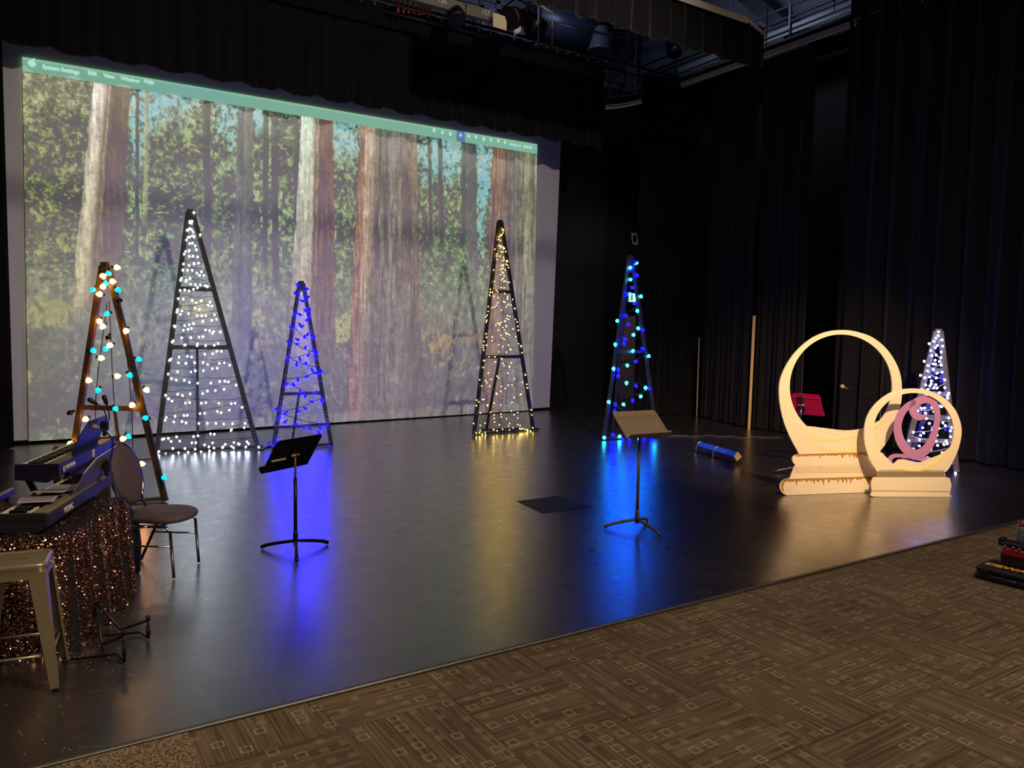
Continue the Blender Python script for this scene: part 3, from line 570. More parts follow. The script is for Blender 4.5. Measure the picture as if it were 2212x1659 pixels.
# ------------------------------------------------------------------ back corner : door panel, exit sign, wall plate
dp = thing('door_1', None, None, (14, 17.45, 0)); dp['kind'] = 'structure'; del_ = [dp.pop(k) for k in ('label', 'category') if k in dp]
q = [onY(*p_, 17.4) for p_ in ((1343, 682), (1378, 682), (1378, 905), (1343, 905))]
m = MB(); m.box(((q[0].x+q[1].x)/2, 17.44, q[0].z/2), (q[1].x-q[0].x, .06, q[0].z), bev=.005); part(dp, 'door_leaf', m, mat('grey brown door', (200, 178, 172), .6))
m = MB(); m.box(((q[0].x+q[1].x)/2-.05, 17.38, onY(1360, 777, 17.4).z), ((q[1].x-q[0].x)*.7, .06, .09), bev=.01); part(dp, 'push_bar', m, mat('brass bar', (220, 180, 120), .35, .3), 'pale brass push bar')
m = MB(); m.box(((q[0].x+q[1].x)/2-.15, 17.39, onY(1353, 866, 17.4).z), ((q[1].x-q[0].x)*1.3, .05, .2), bev=.01); part(dp, 'kick_plate', m, mat('grey plate', (120, 112, 110), .5))
ex = thing('exit_sign', 'small lit green and white exit sign above the door behind the teal lit tree', 'exit sign', onY(1366, 643, 16.6))
c = onY(1366, 643, 16.6); m = MB(); m.box(c+V((0, .05, 0)), (.34, .08, .3), bev=.01); part(ex, 'housing', m, mat('grey plastic', (150, 148, 150), .5))
m = MB(); m.box(c+V((.02, 0, 0)), (.27, .03, .23)); part(ex, 'lit_face', m, mat('lit white face', (200, 200, 200), emit=(225, 255, 245), es=1.3))
m = MB(); m.prism([(-.10, -.09), (0, -.09), (.01, .09), (-.08, .09)], c+V((0, -.018, 0)), X3, Z3, .006); part(ex, 'green_panel', m, mat('lit green', (0, 150, 110), emit=(30, 190, 150), es=1.2))
wp = onY(1371, 516, 17.47); m = MB(); P4 = [(-.1, -.13), (.1, -.13), (.1, .13), (-.1, .13)]; out = [(-.14, .17), (.09, .17), (.16, -.17), (-.07, -.17)]
def resample(poly, n):
    L = [0]
    for i in range(len(poly)): a = poly[i]; b_ = poly[(i+1) % len(poly)]; L.append(L[-1]+math.dist(a, b_))
    r = []
    for k in range(n):
        s = L[-1]*k/n; i = max(j for j in range(len(poly)) if L[j] <= s+1e-9); a = poly[i]; b_ = poly[(i+1) % len(poly)]; t = (s-L[i])/(L[i+1]-L[i]); r.append((a[0]+(b_[0]-a[0])*t, a[1]+(b_[1]-a[1])*t))
    return r
o_ = resample(out, 32); inn = [(.01+.085*math.cos(-2*math.pi*k/32+2.2), .13*math.sin(-2*math.pi*k/32+2.2)) for k in range(32)]
m.prism(o_, wp, X3, Z3, -.02, hole=inn); single('speaker_bracket', m, mat('grey bracket', (200, 200, 205), .5), 'small grey square frame with round hole, high above the teal lit tree', 'bracket')
# ------------------------------------------------------------------ LIT TREE FRAMES
def tri_pts(L, R, A): 
    def at(t, s): return (L.lerp(A, t)).lerp(R.lerp(A, t), s)
    return at
def tree(name, lab, L, R, apx, back, bars, prop, w, mt, basebars=(), capname='top_block', th=.04, extra=None):
    """L,R floor points; apx apex pixel; bars list of pixel-y on left leg; prop (pixel top, floor pt)"""
    L = V(L); R = V(R); mid = (L+R)/2; A = onY(apx[0], apx[1], mid.y+back); e = (R-L).normalized()
    n = (R-L).cross(A-L).normalized()
    if n.y > 0: n = -n                    # toward camera
    t = thing(name, lab, 'light tree', (mid.x, mid.y, 0), 'wooden triangle trees strung with lights'); at = tri_pts(L, R, A)
    for s, P0 in ((0, L), (1, R)):
        m = MB(); m.bar(P0+Z3*.01, A-e*(.03 if s == 0 else -.03), w, th, side=n, bev=.004); part(t, 'leg', m, mt)
    for py in bars:
        lo, hi = 0, 1
        for _ in range(40):
            q = (lo+hi)/2
            if proj(at(q, 0))[1] > py: lo = q
            else: hi = q
        m = MB(); m.bar(at(lo, 0), at(lo, 1), w*.85, th*.8, side=n, bev=.003); part(t, 'crossbar', m, mt)
        tb = lo
    for a, b_ in basebars: m = MB(); m.bar(a, b_, w*.9, th*.9, side=Z3, bev=.003); part(t, 'base_bar', m, mt)
    for a, b_ in prop: m = MB(); m.bar(a, b_, w*.85, th*.8, side=(1, 0, 0), bev=.003); part(t, 'prop_leg', m, mt)
    m = MB(); m.bar(A-Z3*w*2.2, A+Z3*.04, w*1.2, th*1.3, side=n, bev=.004); part(t, capname, m, mt)
    return dict(L=L, R=R, A=A, n=n, at=at, t=t, e=e)
BLKW = mat('black painted timber', (8, 8, 9), .55, noise=.3)
NAVW = mat('dark stained timber', (24, 24, 30), .55, noise=.3)
PINE = mat('stained pine', (84, 66, 48), .5, noise=.35, nscale=12)
LGTW = mat('pale painted timber', (96, 92, 104), .5, noise=.15)
CORD = mat('dark green cord', (16, 22, 20), .6)
def bulb_mesh(name, m, r, ln, seg=8):
    mb = MB(); mb.lathe([(r*.35, 0), (r*.8, ln*.15), (r, ln*.38), (r*.72, ln*.7), (r*.3, ln*.93), (r*.05, ln)], (0, 0, 0), (0, 0, 1), seg); return mb.mesh(name, m)
def emis(name, rgbv, es, body=(200, 200, 200)):
    m = mat(name, body, .3, emit=tuple(float(v) for v in rgbv), es=es); return m
def put_bulbs(parent, pts, me_, dirs=None, rnd=1.0, socket=None, name='bulb'):
    base = V(parent.location); sm_ = socket
    for i, p in enumerate(pts):
        o = bpy.data.objects.new(name, me_); o.parent = parent; o.location = V(p)-base
        if dirs: d = V(dirs[i])
        else: d = V((random.uniform(-1, 1)*rnd, random.uniform(-1, 1)*rnd, -1))
        o.rotation_euler = d.to_track_quat('Z', 'Y').to_euler(); COL.objects.link(o)
        if sm_:
            s_ = bpy.data.objects.new('socket', sm_); s_.parent = o; COL.objects.link(s_)
def socket_mesh(r, ln):
    mb = MB(); mb.lathe([(r, -ln), (r, 0.002), (r*.6, .004)], (0, 0, 0), (0, 0, 1), 8); return mb.mesh('socket', mat('green socket', (18, 30, 26), .5))
# --- white tree
L = flr(338, 979); R = flr(557, 969)
A_ = None
pt = onP(437, 752, L, (R-L).cross(Z3)); pf = flr(434, 976)
WT = tree('light_tree', 'tallest black triangle tree frame strung with small white lights', L, R, (411, 457), .7, (623, 750), [(pf+Z3*.01+V((0, .25, 0)), V((pf.x, pf.y, 0))+V((.02, .32, zat((pf.x, pf.y+.3), 750))))], .075, BLKW,
          basebars=((L+V((-.08, 0, .03)), R+V((.08, 0, .03))), (pf+V((-.05, .1, .03)), pf+V((.25, .1, .03)))))
def plane_px(T, x, y, off=.0): return onP(x, y, T['L']+T['n']*off, T['n'])
EW = emis('white bulb glow', (.80, .90, 1.0), 13)
st = thing('string_lights', 'string of small cool white lights on the tallest tree frame', 'string lights', (L+R)/2, 'light strings on the triangle trees')
m = MB(); pts = []; ys = [470, 487, 502, 517, 530, 545, 560, 577, 590, 603, 615, 640, 656, 672, 688, 703, 718, 735, 758, 775, 790, 815, 838, 862, 884, 905, 930, 948, 962]
for i, y in enumerate(ys):
    k = (y-457)/(972-457); xl = 411+(338-411)*k; xr = 411+(557-411)*k; dl = (6 if i % 2 else -6)*(.5+k); sag = 3+9*k
    n = max(4, int((xr-xl)/9)); row = []
    for j in range(n+1):
        s = j/n; x = xl+(xr-xl)*s; yy = y+dl*(s-.5)*2+sag*4*s*(1-s)*.6+random.uniform(-1.2, 1.2)-(12*k*s)
        row.append(plane_px(WT, x, yy, .03+.02*math.sin(j)))
    m = MB(); m.tube(row, .0045, 4); part(st, 'cord', m, CORD)
    nb = 3+int(7.5*k+1)
    for j in range(nb):
        s = (j+random.uniform(.1, .9))/nb; q = row[min(n, int(s*n))]; pts.append(q+V((0, -.02, -.03-random.random()*.04)))
for y, x in [(457, 418), (495, 404), (505, 433)]: pts.append(plane_px(WT, x, y, .05))
for s in range(9): pts.append(V((L.x, L.y, .07)).lerp(V((R.x, R.y, .07)), s/8)+V((random.uniform(-.04, .04), -.07, random.uniform(-.03, .03))))
random.shuffle(pts); WB = bulb_mesh('bulb', EW, .018, .040, 6)
put_bulbs(st, pts[:100], WB, rnd=.5)
m = MB()
for p_ in pts[100:]: m.lathe([(.006, 0), (.0165, .013), (.011, .028), (.002, .038)], p_, (random.uniform(-.5, .5), random.uniform(-.5, .5), -1), 6)
part(st, 'bulbs', m, EW, kind='stuff')
# --- yellow tree
L = flr(1024, 940); R = flr(1152, 930)
pf = flr(1041, 932)
c_ = onP(1082, 771, L, (R-L).cross(Z3))
YT = tree('light_tree', 'slim black triangle tree frame strung with tiny warm yellow lights', L, R, (1080, 480), .1, (629, 771), [(V((pf.x+.1, pf.y, .02)), V((c_.x, c_.y+.05, c_.z)))], .075, BLKW, basebars=((L+Z3*.03, R+V((.12, 0, .03))), (pf+Z3*.03, pf+V((.75, -.15, .03)))))
EY = emis('warm fairy light', (1.0, .62, .055), 24)
st = thing('string_lights', 'fine wire string of tiny warm yellow lights on the slim tree frame', 'string lights', (L+R)/2, 'light strings on the triangle trees')
m = MB(); pts = []
def ex_y(y): k = (y-480)/(935-480); return 1080+(1024-1080)*k, 1080+(1152-1080)*k
for z in range(24):
    y = 500+z*17.5; l, r = ex_y(y); l2, r2 = ex_y(min(930, y+26+z*1.2)); a, b_ = ((l, y), (r2, min(930, y+26+z*1.2))) if z % 2 else ((r, y), (l2, min(930, y+26+z*1.2)))
    pa = [plane_px(YT, a[0]+(b_[0]-a[0])*s/10, a[1]+(b_[1]-a[1])*s/10+2*math.sin(s*1.7+z), .03) for s in range(11)]; m = MB(); m.tube(pa, .0028, 4); part(st, 'wire', m, CORD)
    for s in range(5): q = pa[int(random.random()*10.9)]; pts.append(q+V((random.uniform(-.05, .05), -.02, random.uniform(-.06, .06))))
pa = [plane_px(YT, 1083+4*math.sin(k*.9), 500+k*22, .05) for k in range(20)]; m = MB(); m.tube(pa, .0028, 4)
for k in range(62):
    y = 490+435*random.random()**1.1; l, r = ex_y(y); pts.append(plane_px(YT, 1082+random.gauss(0, .13)*(r-l)+4, y, .04))
for k in range(20): s = random.random(); pts.append(L.lerp(R, s)+V((0, -.06, random.uniform(.0, .1)))); 
for k in range(30): 
    y = 500+430*random.random(); l, r = ex_y(y); pts.append(plane_px(YT, (l-3 if k % 2 else r+3), y, .05))
part(st, 'wire', m, CORD)
random.shuffle(pts); YB = bulb_mesh('bulb', EY, .011, .022, 6); put_bulbs(st, pts[:100], YB)
m = MB()
for p_ in pts[100:]: m.lathe([(.004, 0), (.010, .008), (.007, .016), (.002, .02)], p_, Z3, 6)
part(st, 'bulbs', m, EY, kind='stuff')
# --- big bulb strings helper
def cstring(lab, T, lists, r, ln, order_y=True, rndd=.9, plane_off=.04, locp=None, nm='cord', cordr=.006, extra=None, offr=.0):
    st = thing('string_lights', lab, 'string lights', locp or (T['L']+T['R'])/2, 'light strings on the triangle trees'); sk_ = socket_mesh(r*.5, ln*.35)
    allp = []
    for (mt, pxs) in lists:
        me_ = bulb_mesh('bulb', mt, r, ln, 10); P_ = [plane_px(T, x, y, plane_off+random.uniform(-offr, offr)) for x, y in pxs]
        D_ = [V((random.uniform(-1, 1)*rndd, -.2, random.uniform(-1, .1))).normalized() for _ in P_]
        put_bulbs(st, P_, me_, dirs=D_, socket=sk_); allp += [(y, p_) for (x, y), p_ in zip(pxs, P_)]
    return st, allp
EB = emis('blue bulb glow', (.0003, .0001, 1.0), 88, (10, 10, 120)); ET = emis('teal bulb glow', (.01, .55, .78), 22, (20, 160, 170)); EO = emis('orange bulb glow', (1.0, .36, .04), 30, (255, 190, 130)); EWB = emis('bluish white bulb glow', (.5, .56, 1.0), 7)
EC = emis('cyan bulb glow', (.0, .62, .78), 1.4, (0, 160, 190))
# --- front blue tree
L = flr(590, 972); R = flr(716, 963)
pf = flr(636, 948); c_ = onP(648, 851, L, (R-L).cross(Z3))
BT = tree('light_tree', 'dark triangle tree frame wrapped in clear film and strung with blue bulbs', L, R, (651, 612), .05, (851,), [(V((pf.x, pf.y+.1, .02)), V((c_.x, c_.y+.05, c_.z)))], .06, BLKW, basebars=((L+Z3*.03, R+Z3*.03),))
bl_px = [(393,195),(372,267),(452,240),(462,308),(415,335),(480,395),(445,412),(367,435),(397,445),(481,457),(468,497),(340,540),(403,527),(430,545),(472,607),(447,625),(520,617),(318,658),(380,650),(393,690),(455,713),(520,733),(545,757),(480,777),(317,798),(405,805),(381,848),(458,845),(504,897),(576,903),(519,925),(467,955),(392,971),(283,1010),(350,1015),(408,1073),(457,1108),(543,1082),(598,1133),(580,1150),(495,1157),(442,1210),(385,1237),(300,1248),(217,1215),(228,1285),(295,1317),(363,1343),(433,1362),(487,1370),(568,1370),(636,1358),(557,1405),(157,1497),(205,1485),(665,1522),(573,1540)]
bl_px = [(540+x/3.773, 560+y/3.773) for x, y in bl_px]
st, ap = cstring('string of saturated blue bulbs on the film wrapped tree frame', BT, [(EB, bl_px)], .027, .06)
m = MB()
for y0, y1, yy0, yy1 in ((385,455,335,430),(530,655,345,480),(655,760,318,545),(795,880,310,560),(985,1110,270,590),(1240,1350,215,640),(800,735,330,520),(975,905,290,575),(1240,1125,250,590)):
    pa = [plane_px(BT, 540+(yy0+(yy1-yy0)*s/10)/3.773, 560+(y0+(y1-y0)*s/10+18*math.sin(s/10*math.pi))/3.773, .04) for s in range(11)]; m = MB(); m.tube(pa, .0055, 5); part(st, 'cord', m, CORD)
m = MB(); pa = [plane_px(BT, 716-(716-590)*s/10, 968+2*math.sin(s), .03) for s in range(11)]; m.tube(pa, .0055, 5); part(st, 'cord', m, CORD)
# clear film
FILM = bpy.data.materials.new('clear wrinkled film'); FILM.use_nodes = True; nt = FILM.node_tree; nt.nodes.clear()
ou = nt.nodes.new('ShaderNodeOutputMaterial'); mx = nt.nodes.new('ShaderNodeMixShader'); tp = nt.nodes.new('ShaderNodeBsdfTransparent'); gl_ = nt.nodes.new('ShaderNodeBsdfPrincipled'); gl_.inputs['Base Color'].default_value = (.75, .75, .85, 1); gl_.inputs['Roughness'].default_value = .25
tc = nt.nodes.new('ShaderNodeTexCoord'); mp = nt.nodes.new('ShaderNodeMapping'); mp.inputs['Scale'].default_value = (2, 2, 16); n_ = nt.nodes.new('ShaderNodeTexNoise'); n_.inputs['Scale'].default_value = 1.6; n_.inputs['Detail'].default_value = 6
mr = nt.nodes.new('ShaderNodeMapRange'); mr.inputs['From Min'].default_value = .5; mr.inputs['From Max'].default_value = .72; mr.inputs['To Min'].default_value = .03; mr.inputs['To Max'].default_value = .34
LK = nt.links.new; LK(tc.outputs['Object'], mp.inputs['Vector']); LK(mp.outputs['Vector'], n_.inputs['Vector']); LK(n_.outputs['Fac'], mr.inputs['Value']); LK(mr.outputs['Result'], mx.inputs['Fac']); LK(tp.outputs[0], mx.inputs[1]); LK(gl_.outputs[0], mx.inputs[2]); LK(mx.outputs[0], ou.inputs['Surface'])
bpn = nt.nodes.new('ShaderNodeBump'); bpn.inputs['Strength'].default_value = .8; bpn.inputs['Distance'].default_value = .02; LK(n_.outputs['Fac'], bpn.inputs['Height']); LK(bpn.outputs['Normal'], gl_.inputs['Normal'])
m = MB(); vv = []; ff = []; q3 = V((pf.x, pf.y+.25, .02)); n = 24
loop = []
for j in range(n+1):
    t = .02+.95*j/n
    a, b_, c2 = BT['L'].lerp(BT['A'], t), BT['R'].lerp(BT['A'], t), q3.lerp(BT['A'], t); ce = (a+b_+c2)/3
    ring = []
    for u, w in ((a, b_), (b_, c2), (c2, a)):
        for k in range(5): p_ = u.lerp(w, k/5); ring.append(p_+(p_-ce).normalized()*.045+V((random.uniform(-.008, .008), random.uniform(-.008, .008), random.uniform(-.01, .01))))
    vv += ring
for j in range(n):
    for k in range(15): k2 = (k+1) % 15; ff.append((j*15+k, j*15+k2, (j+1)*15+k2, (j+1)*15+k))
m.add(vv, ff, True); single('plastic_film', m, FILM, 'clear wrinkled plastic film wrapped round the blue bulb tree frame', 'plastic film')
# --- teal and blue tree
L = flr(1304, 951); R = flr(1420, 944)
L3 = flr(1318, 935)
TT = tree('light_tree', 'dark triangle tree frame with teal and blue bulbs behind the tilted music stand', L, R, (1362, 556), .1, (585, 760), [(V((L3.x+.15, L3.y+.1, .02)), onP(1352, 630, V(L)+V((0, .35, 0)), (R-L).cross(Z3)))], .072, NAVW, basebars=((L+Z3*.03, R+Z3*.03),))
t1 = [(492,610),(420,665),(430,850),(570,1085),(425,1060),(520,1300),(245,1470),(523,1565)]; b1 = [(490,580),(465,665),(515,770),(433,970),(390,1070),(500,1200),(370,1390),(370,1525),(630,1610)]
t2 = [(500,350),(268,445),(487,530),(655,592),(243,735),(423,715),(407,905),(627,963),(583,1072),(180,1135),(357,1165),(150,1572),(333,1552)]; b2 = [(370,395),(370,440),(580,508),(525,655),(303,748),(305,823),(510,940),(660,988),(478,1115),(265,1165),(263,1245),(225,1535)]
tp_ = [(1300+x/6.91, 480+y/6.91) for x, y in t1]+[(1280+x/5.53, 660+y/5.53) for x, y in t2]+[(1398, 948), (1378, 946), (1412, 915)]
bp_ = [(1300+x/6.91, 480+y/6.91) for x, y in b1]+[(1280+x/5.53, 660+y/5.53) for x, y in b2]+[(1345, 947), (1388, 947), (1408, 930), (1360, 946)]
st, ap = cstring('string of alternating teal and blue bulbs on the dark tree frame beside the open corner', TT, [(ET, tp_), (EB, bp_)], .034, .075)
m = MB()
for a, b_ in (((365,105),(520,10)),((325,380),(575,285)),((290,720),(640,590)),((520,910),(700,970)),((500,1070),(680,985)),((240,1150),(360,1250)),((120,1580),(340,1540)),((540,180),(600,300)),((280,560),(640,560))):
    pa = [plane_px(TT, 1280+(a[0]+(b_[0]-a[0])*s/8)/5.53, 660+(a[1]+(b_[1]-a[1])*s/8+12*math.sin(s/8*math.pi))/5.53, .04) for s in range(9)]; m = MB(); m.tube(pa, .006, 5); part(st, 'cord', m, CORD)
# --- orange tree
L = flr(143, 1078); R = flr(357, 1084)
OT = tree('light_tree', 'brown wooden triangle tree frame with large orange and cyan bulbs, beside the keyboards', L, R, (227, 574), .0, (880,), [(V((.95, 10.3, .02)), onP(247, 880, V(L)+V((0, .06, 0)), (R-L).cross(Z3)))],   .066, PINE, basebars=((flr(263, 1088)+Z3*.03, flr(357, 1082)+Z3*.03),), th=.045)
o_px = [(246,577),(219,591),(237,607),(226,619),(221,636),(217,690),(226,701),(275,710),(243,743),(212,772),(185,821),(247,813),(312,838),(290,871),(190,902),(259,948),(157,956),(300,1002)]
c_px = [(228,589),(224,608),(205,622),(250,622),(237,676),(196,754),(231,750),(294,774),(276,806),(215,838),(246,878),(320,903),(273,939),(350,1028),(297,1071)]
st, ap = cstring('string of large orange and cyan bulbs on the brown wooden tree frame', OT, [(EO, o_px), (EC, c_px), (mat('unlit bulb', (20, 22, 26), .2), [(236, 724), (157, 889), (251, 647)])], .032, .068, rndd=1.2)
m = MB()
for pl in ([(236, 650), (238, 724), (243, 790), (245, 850), (250, 912), (253, 960)], [(231, 655), (222, 720), (213, 800), (207, 860), (204, 930)], [(251, 640), (268, 730), (280, 810), (285, 900), (286, 960), (288, 1010)], [(250, 640), (275, 720), (298, 810), (318, 900), (334, 980), (352, 1050)]):
    pa = [plane_px(OT, x+1.2*math.sin(i*2.1), y, .035) for i, (x, y) in enumerate(pl)]; m = MB(); m.tube(pa, .005, 5); part(st, 'cord', m, CORD)
m = MB(); q = [flr(*p_, .03) for p_ in ((262, 1090), (357, 1083))]
# --- far blue white tree at the right
L = flr(1948, 1016); R = flr(2066, 1021)
GT = tree('light_tree', 'small pale triangle tree frame with blue white lights at far right, behind the smaller ring', L, R, (2027, 716), .05, (800, 850, 900, 950), [(V((11.9, 6.75, .02)), onP(2015, 850, V(L)+V((0, .1, 0)), (R-L).cross(Z3)))], .08, LGTW)
w1 = [(800,228),(785,305),(755,355),(868,390),(700,418),(615,460),(797,500),(730,545),(880,515),(645,605),(858,625),(765,690),(670,700),(860,740),(525,812),(755,795),(825,820),(735,870),(685,870),(870,890),(580,903),(695,980),(577,1007),(797,1050),(890,1033),(458,1090),(650,1130),(540,1140),(778,1148),(680,1205),(918,1183),(535,1285),(625,1308),(680,1265),(752,1278),(723,1340),(935,1340),(793,1350),(485,1380),(600,1370),(832,1440),(1008,1450),(1008,1500),(983,1550),(580,1510),(540,1525),(697,1555)]
w2 = [(1350,770),(1385,770),(1325,795),(1380,812),(1435,765),(1465,798),(1500,755),(1520,755),(1395,860),(1420,895),(1500,858),(1530,890),(1550,915),(1580,850),(1365,935),(1437,948),(1505,940),(1340,995),(1365,975),(1285,970),(1485,995),(1600,960),(1605,930),(1250,1042),(1340,1035),(1475,1045),(1553,1042),(1595,1010),(1285,1110),(1327,1085),(1437,1115),(1480,1080),(1535,1072),(1570,1068),(1525,1140),(1350,1177),(1400,1183),(1430,1210),(1640,1310)]
wp_ = [(1940+x/9.22, 690+y/9.22) for x, y in w1]+[(1640+x/3.857, 680+y/3.857) for x, y in w2]
EBW = emis('deep blue glow', (.002, .001, 1.0), 55, (40, 40, 200))
bpx = []
for k in range(46):
    y = 718+295*random.random()**.8; kk = (y-716)/(1018-716); bpx.append((2027+(1950-2027)*kk+random.random()*(118*kk), y))
wl = thing('string_lights', 'string of bluish white lights on the small far right tree frame', 'string lights', (L+R)/2, 'light strings on the triangle trees')
put_bulbs(wl, [plane_px(GT, x, y, .06) for x, y in wp_[:86]], bulb_mesh('bulb', EWB, .019, .042, 8), rnd=.9)
put_bulbs(wl, [plane_px(GT, x, y, -.03) for x, y in bpx[:14]], bulb_mesh('bulb', EBW, .016, .035, 6), rnd=.9)
m = MB()
for p_ in [plane_px(GT, x, y, -.03) for x, y in bpx[14:]]: m.lathe([(.006, 0), (.016, .012), (.01, .026), (.002, .034)], p_, Z3, 6)
part(wl, 'bulbs', m, EBW, kind='stuff')
m = MB()
for k in range(12):
    y = 735+k*23; kk = (y-716)/(302); l = 2027-77*kk; r = 2027+41*kk; y2 = y+14
    pa = [plane_px(GT, l+(r-l)*s/8, (y+(y2-y)*(s/8 if k % 2 else 1-s/8))+4*math.sin(s/8*math.pi), .05) for s in range(9)]; m = MB(); m.tube(pa, .006, 4); part(wl, 'cord', m, mat('white cord', (190, 190, 210), .5))
# floor cable from trees
CBL = mat('black cable', (14, 14, 15), .4)
def cable(px, lab, r=.008, mt=CBL, z=.012):
    m = MB(); P_ = [flr(x, y, z) for x, y in px]; Q = []
    for i in range(len(P_)-1):
        for k in range(4): Q.append(P_[i].lerp(P_[i+1], k/4))
    Q.append(P_[-1]); m.tube(Q, r, 6); return single('floor_cable', m, mt, lab, 'cable')
cable([(290, 992), (310, 993), (328, 990)], 'black cable leading to the foot of the white lit tree')
cable([(556, 970), (566, 972), (575, 966), (590, 963)], 'black cable between the white lit tree and the blue lit tree', .014)
cable([(1425, 940), (1470, 941), (1508, 943), (1530, 940), (1555, 943), (1580, 942), (1597, 945), (1612, 946), (1635, 943), (1650, 945), (1690, 944)], 'thin pale cable snaking over the stage towards the big ring', .006, mat('pale cable', (120, 112, 100), .3))
# ------------------------------------------------------------------ SNOW GLOBE CUTOUTS
CREAM = mat('cream painted plywood', (246, 226, 196), .45, noise=.04, nscale=5)
SNOW = mat('pale yellow painted snow', (250, 226, 150), .45, noise=.05, nscale=3)
GOLD = mat('gold glitter drips', (206, 148, 78), .35, .3, noise=.5, nscale=60, bump=.6, bscale=300)
SILV = mat('silver glitter band', (168, 146, 112), .3, .4, noise=.5, nscale=80, bump=.6, bscale=300)
PURP = mat('mauve painted swirl', (186, 128, 176), .35, noise=.1)
WOODR = mat('raw plywood edge', (120, 86, 56), .6)
K = 3.857
def gpx(x, y): return 1640+x/K, 680+y/K
class Cut:
    def __init__(s, name, lab, fl, fr, cat='cutout'):
        a = flr(*gpx(*fl)); b_ = flr(*gpx(*fr)); s.O = V((a.x, a.y, 0)); s.ex = (V((b_.x, b_.y, 0))-s.O).normalized(); s.ey = Z3; s.n = s.ex.cross(s.ey).normalized()   # toward -Y (viewer)
        s.t = thing(name, lab, cat, (s.O+V((b_.x, b_.y, 0)))/2)
    def uv(s, x, y, off=0):
        p = onP(*gpx(x, y), s.O+s.n*off, s.n); d = p-s.O; return (d.dot(s.ex), d.z)
    def poly(s, pts, off=0): return [s.uv(x, y, off) for x, y in pts]
    def add(s, name, pts, mt, off=0.0, th=.02, hole=None, label=None):
        # off measured toward the viewer
        m = MB(); P_ = s.poly(pts, off); P_ = [(a, max(b_, .003)) for a, b_ in P_]; h = s.poly(hole, off) if hole else None
        m.prism(P_, s.O+s.n*off, s.ex, s.ey, th, h); return part(s.t, name, m, mt, label)
def ell(cx, cy, rx, ry, n=72, a0=0): return [(cx+rx*math.cos(a0+2*math.pi*k/n), cy-ry*math.sin(a0+2*math.pi*k/n)) for k in range(n)]
def spline(pts, n=8, closed=True):
    r = []; N = len(pts)
    rngk = range(N) if closed else range(N-1)
    for i in rngk:
        p0, p1, p2, p3 = (pts[(i-1) % N], pts[i], pts[(i+1) % N], pts[(i+2) % N]) if closed else (pts[max(i-1, 0)], pts[i], pts[i+1], pts[min(i+2, N-1)])
        for k in range(n):
            t = k/n; r.append(tuple(.5*((2*p1[d])+(-p0[d]+p2[d])*t+(2*p0[d]-5*p1[d]+4*p2[d]-p3[d])*t*t+(-p0[d]+3*p1[d]-3*p2[d]+p3[d])*t**3) for d in range(len(p1))))
    if not closed: r.append(tuple(pts[-1]))
    return r
def roundbar(x0, x1, yt0, yt1, yb0, yb1, n=10):
    pts = []; hl = (yb0-yt0)/2; hr = (yb1-yt1)/2
    for k in range(n+1): a = math.pi/2+math.pi*k/n; pts.append((x0+hl+hl*1.15*math.cos(a), (yt0+yb0)/2-hl*math.sin(a)))
    for k in range(n+1): a = -math.pi/2+math.pi*k/n; pts.append((x1-hr+hr*1.15*math.cos(a), (yt1+yb1)/2-hr*math.sin(a)))
    return pts
G = Cut('snow_globe_cutout', 'larger cream plywood snow globe cutout with an empty ring on a stepped base', (210, 1503), (930, 1476))
n = 96
def by_angle(ctrl, ic, n):
    sp = spline(ctrl, 12); A_ = sorted((math.atan2(-(y-ic[1]), x-ic[0]), x, y) for x, y in sp); o1 = []; o2 = []
    for k in range(n):
        a = -math.pi+2*math.pi*(k+.5)/n; q = min(range(len(A_)), key=lambda i: abs(A_[i][0]-a)); q0 = A_[q-1] if A_[q][0] > a else A_[q]; q1 = A_[q] if A_[q][0] > a else A_[(q+1) % len(A_)]
        d = (q1[0]-q0[0]) % (2*math.pi); t = ((a-q0[0]) % (2*math.pi))/d if d > 1e-6 else 0; t = min(max(t, 0), 1); o1.append((q0[1]+(q1[1]-q0[1])*t, q0[2]+(q1[2]-q0[2])*t))
        c, s_ = math.cos(a), -math.sin(a); r = 1/math.sqrt((c/ic[2])**2+(s_/ic[3])**2); o2.append((ic[0]+c*r, ic[1]+s_*r))
    return o1, o2
outer, inner = by_angle([(158, 640), (168, 760), (198, 890), (250, 1020), (310, 1130), (332, 1160), (500, 1163), (700, 1163), (900, 1160), (978, 1152), (1060, 1050), (1125, 920), (1165, 780), (1181, 640), (1168, 500), (1120, 380), (1040, 270), (930, 185), (800, 140), (690, 127), (560, 140), (430, 195), (310, 295), (225, 410), (172, 530)], (674, 600, 427, 436), n)
G.add('ring', outer, CREAM, 0, .02, hole=inner)
# inner lower mass of snow inside the ring
G.add('snow_bank', spline([(250, 700), (262, 800), (300, 930), (345, 940), (410, 928), (560, 945), (720, 962), (860, 945), (960, 900), (1020, 872), (1060, 870), (1110, 820), (1130, 860), (1090, 960), (1000, 1060), (850, 1120), (650, 1150), (450, 1120), (320, 1020)], 5), CREAM, -.002, .016)
CR1 = spline([(340, 985), (450, 1022), (600, 1034), (750, 1012), (900, 965), (1040, 875), (1050, 895), (900, 985), (750, 1032), (600, 1052), (450, 1040)], 5); CR2 = spline([(385, 1015), (480, 1090), (640, 1130), (780, 1112), (900, 1060), (985, 990), (995, 1005), (900, 1078), (780, 1132), (640, 1150), (470, 1104)], 5)
G.add('snow_highlight', CR1, SNOW, .0185, .003, label='soft yellow snow curve'); G.add('snow_highlight', CR2, SNOW, .0185, .003, label='soft yellow snow curve')
G.add('upper_tier', roundbar(275, 1032, 1160, 1138, 1252, 1240), CREAM, .0, .021)
G.add('middle_tier', [(298, 1238), (1010, 1232), (1060, 1345), (248, 1362)], CREAM, -.002, .021)
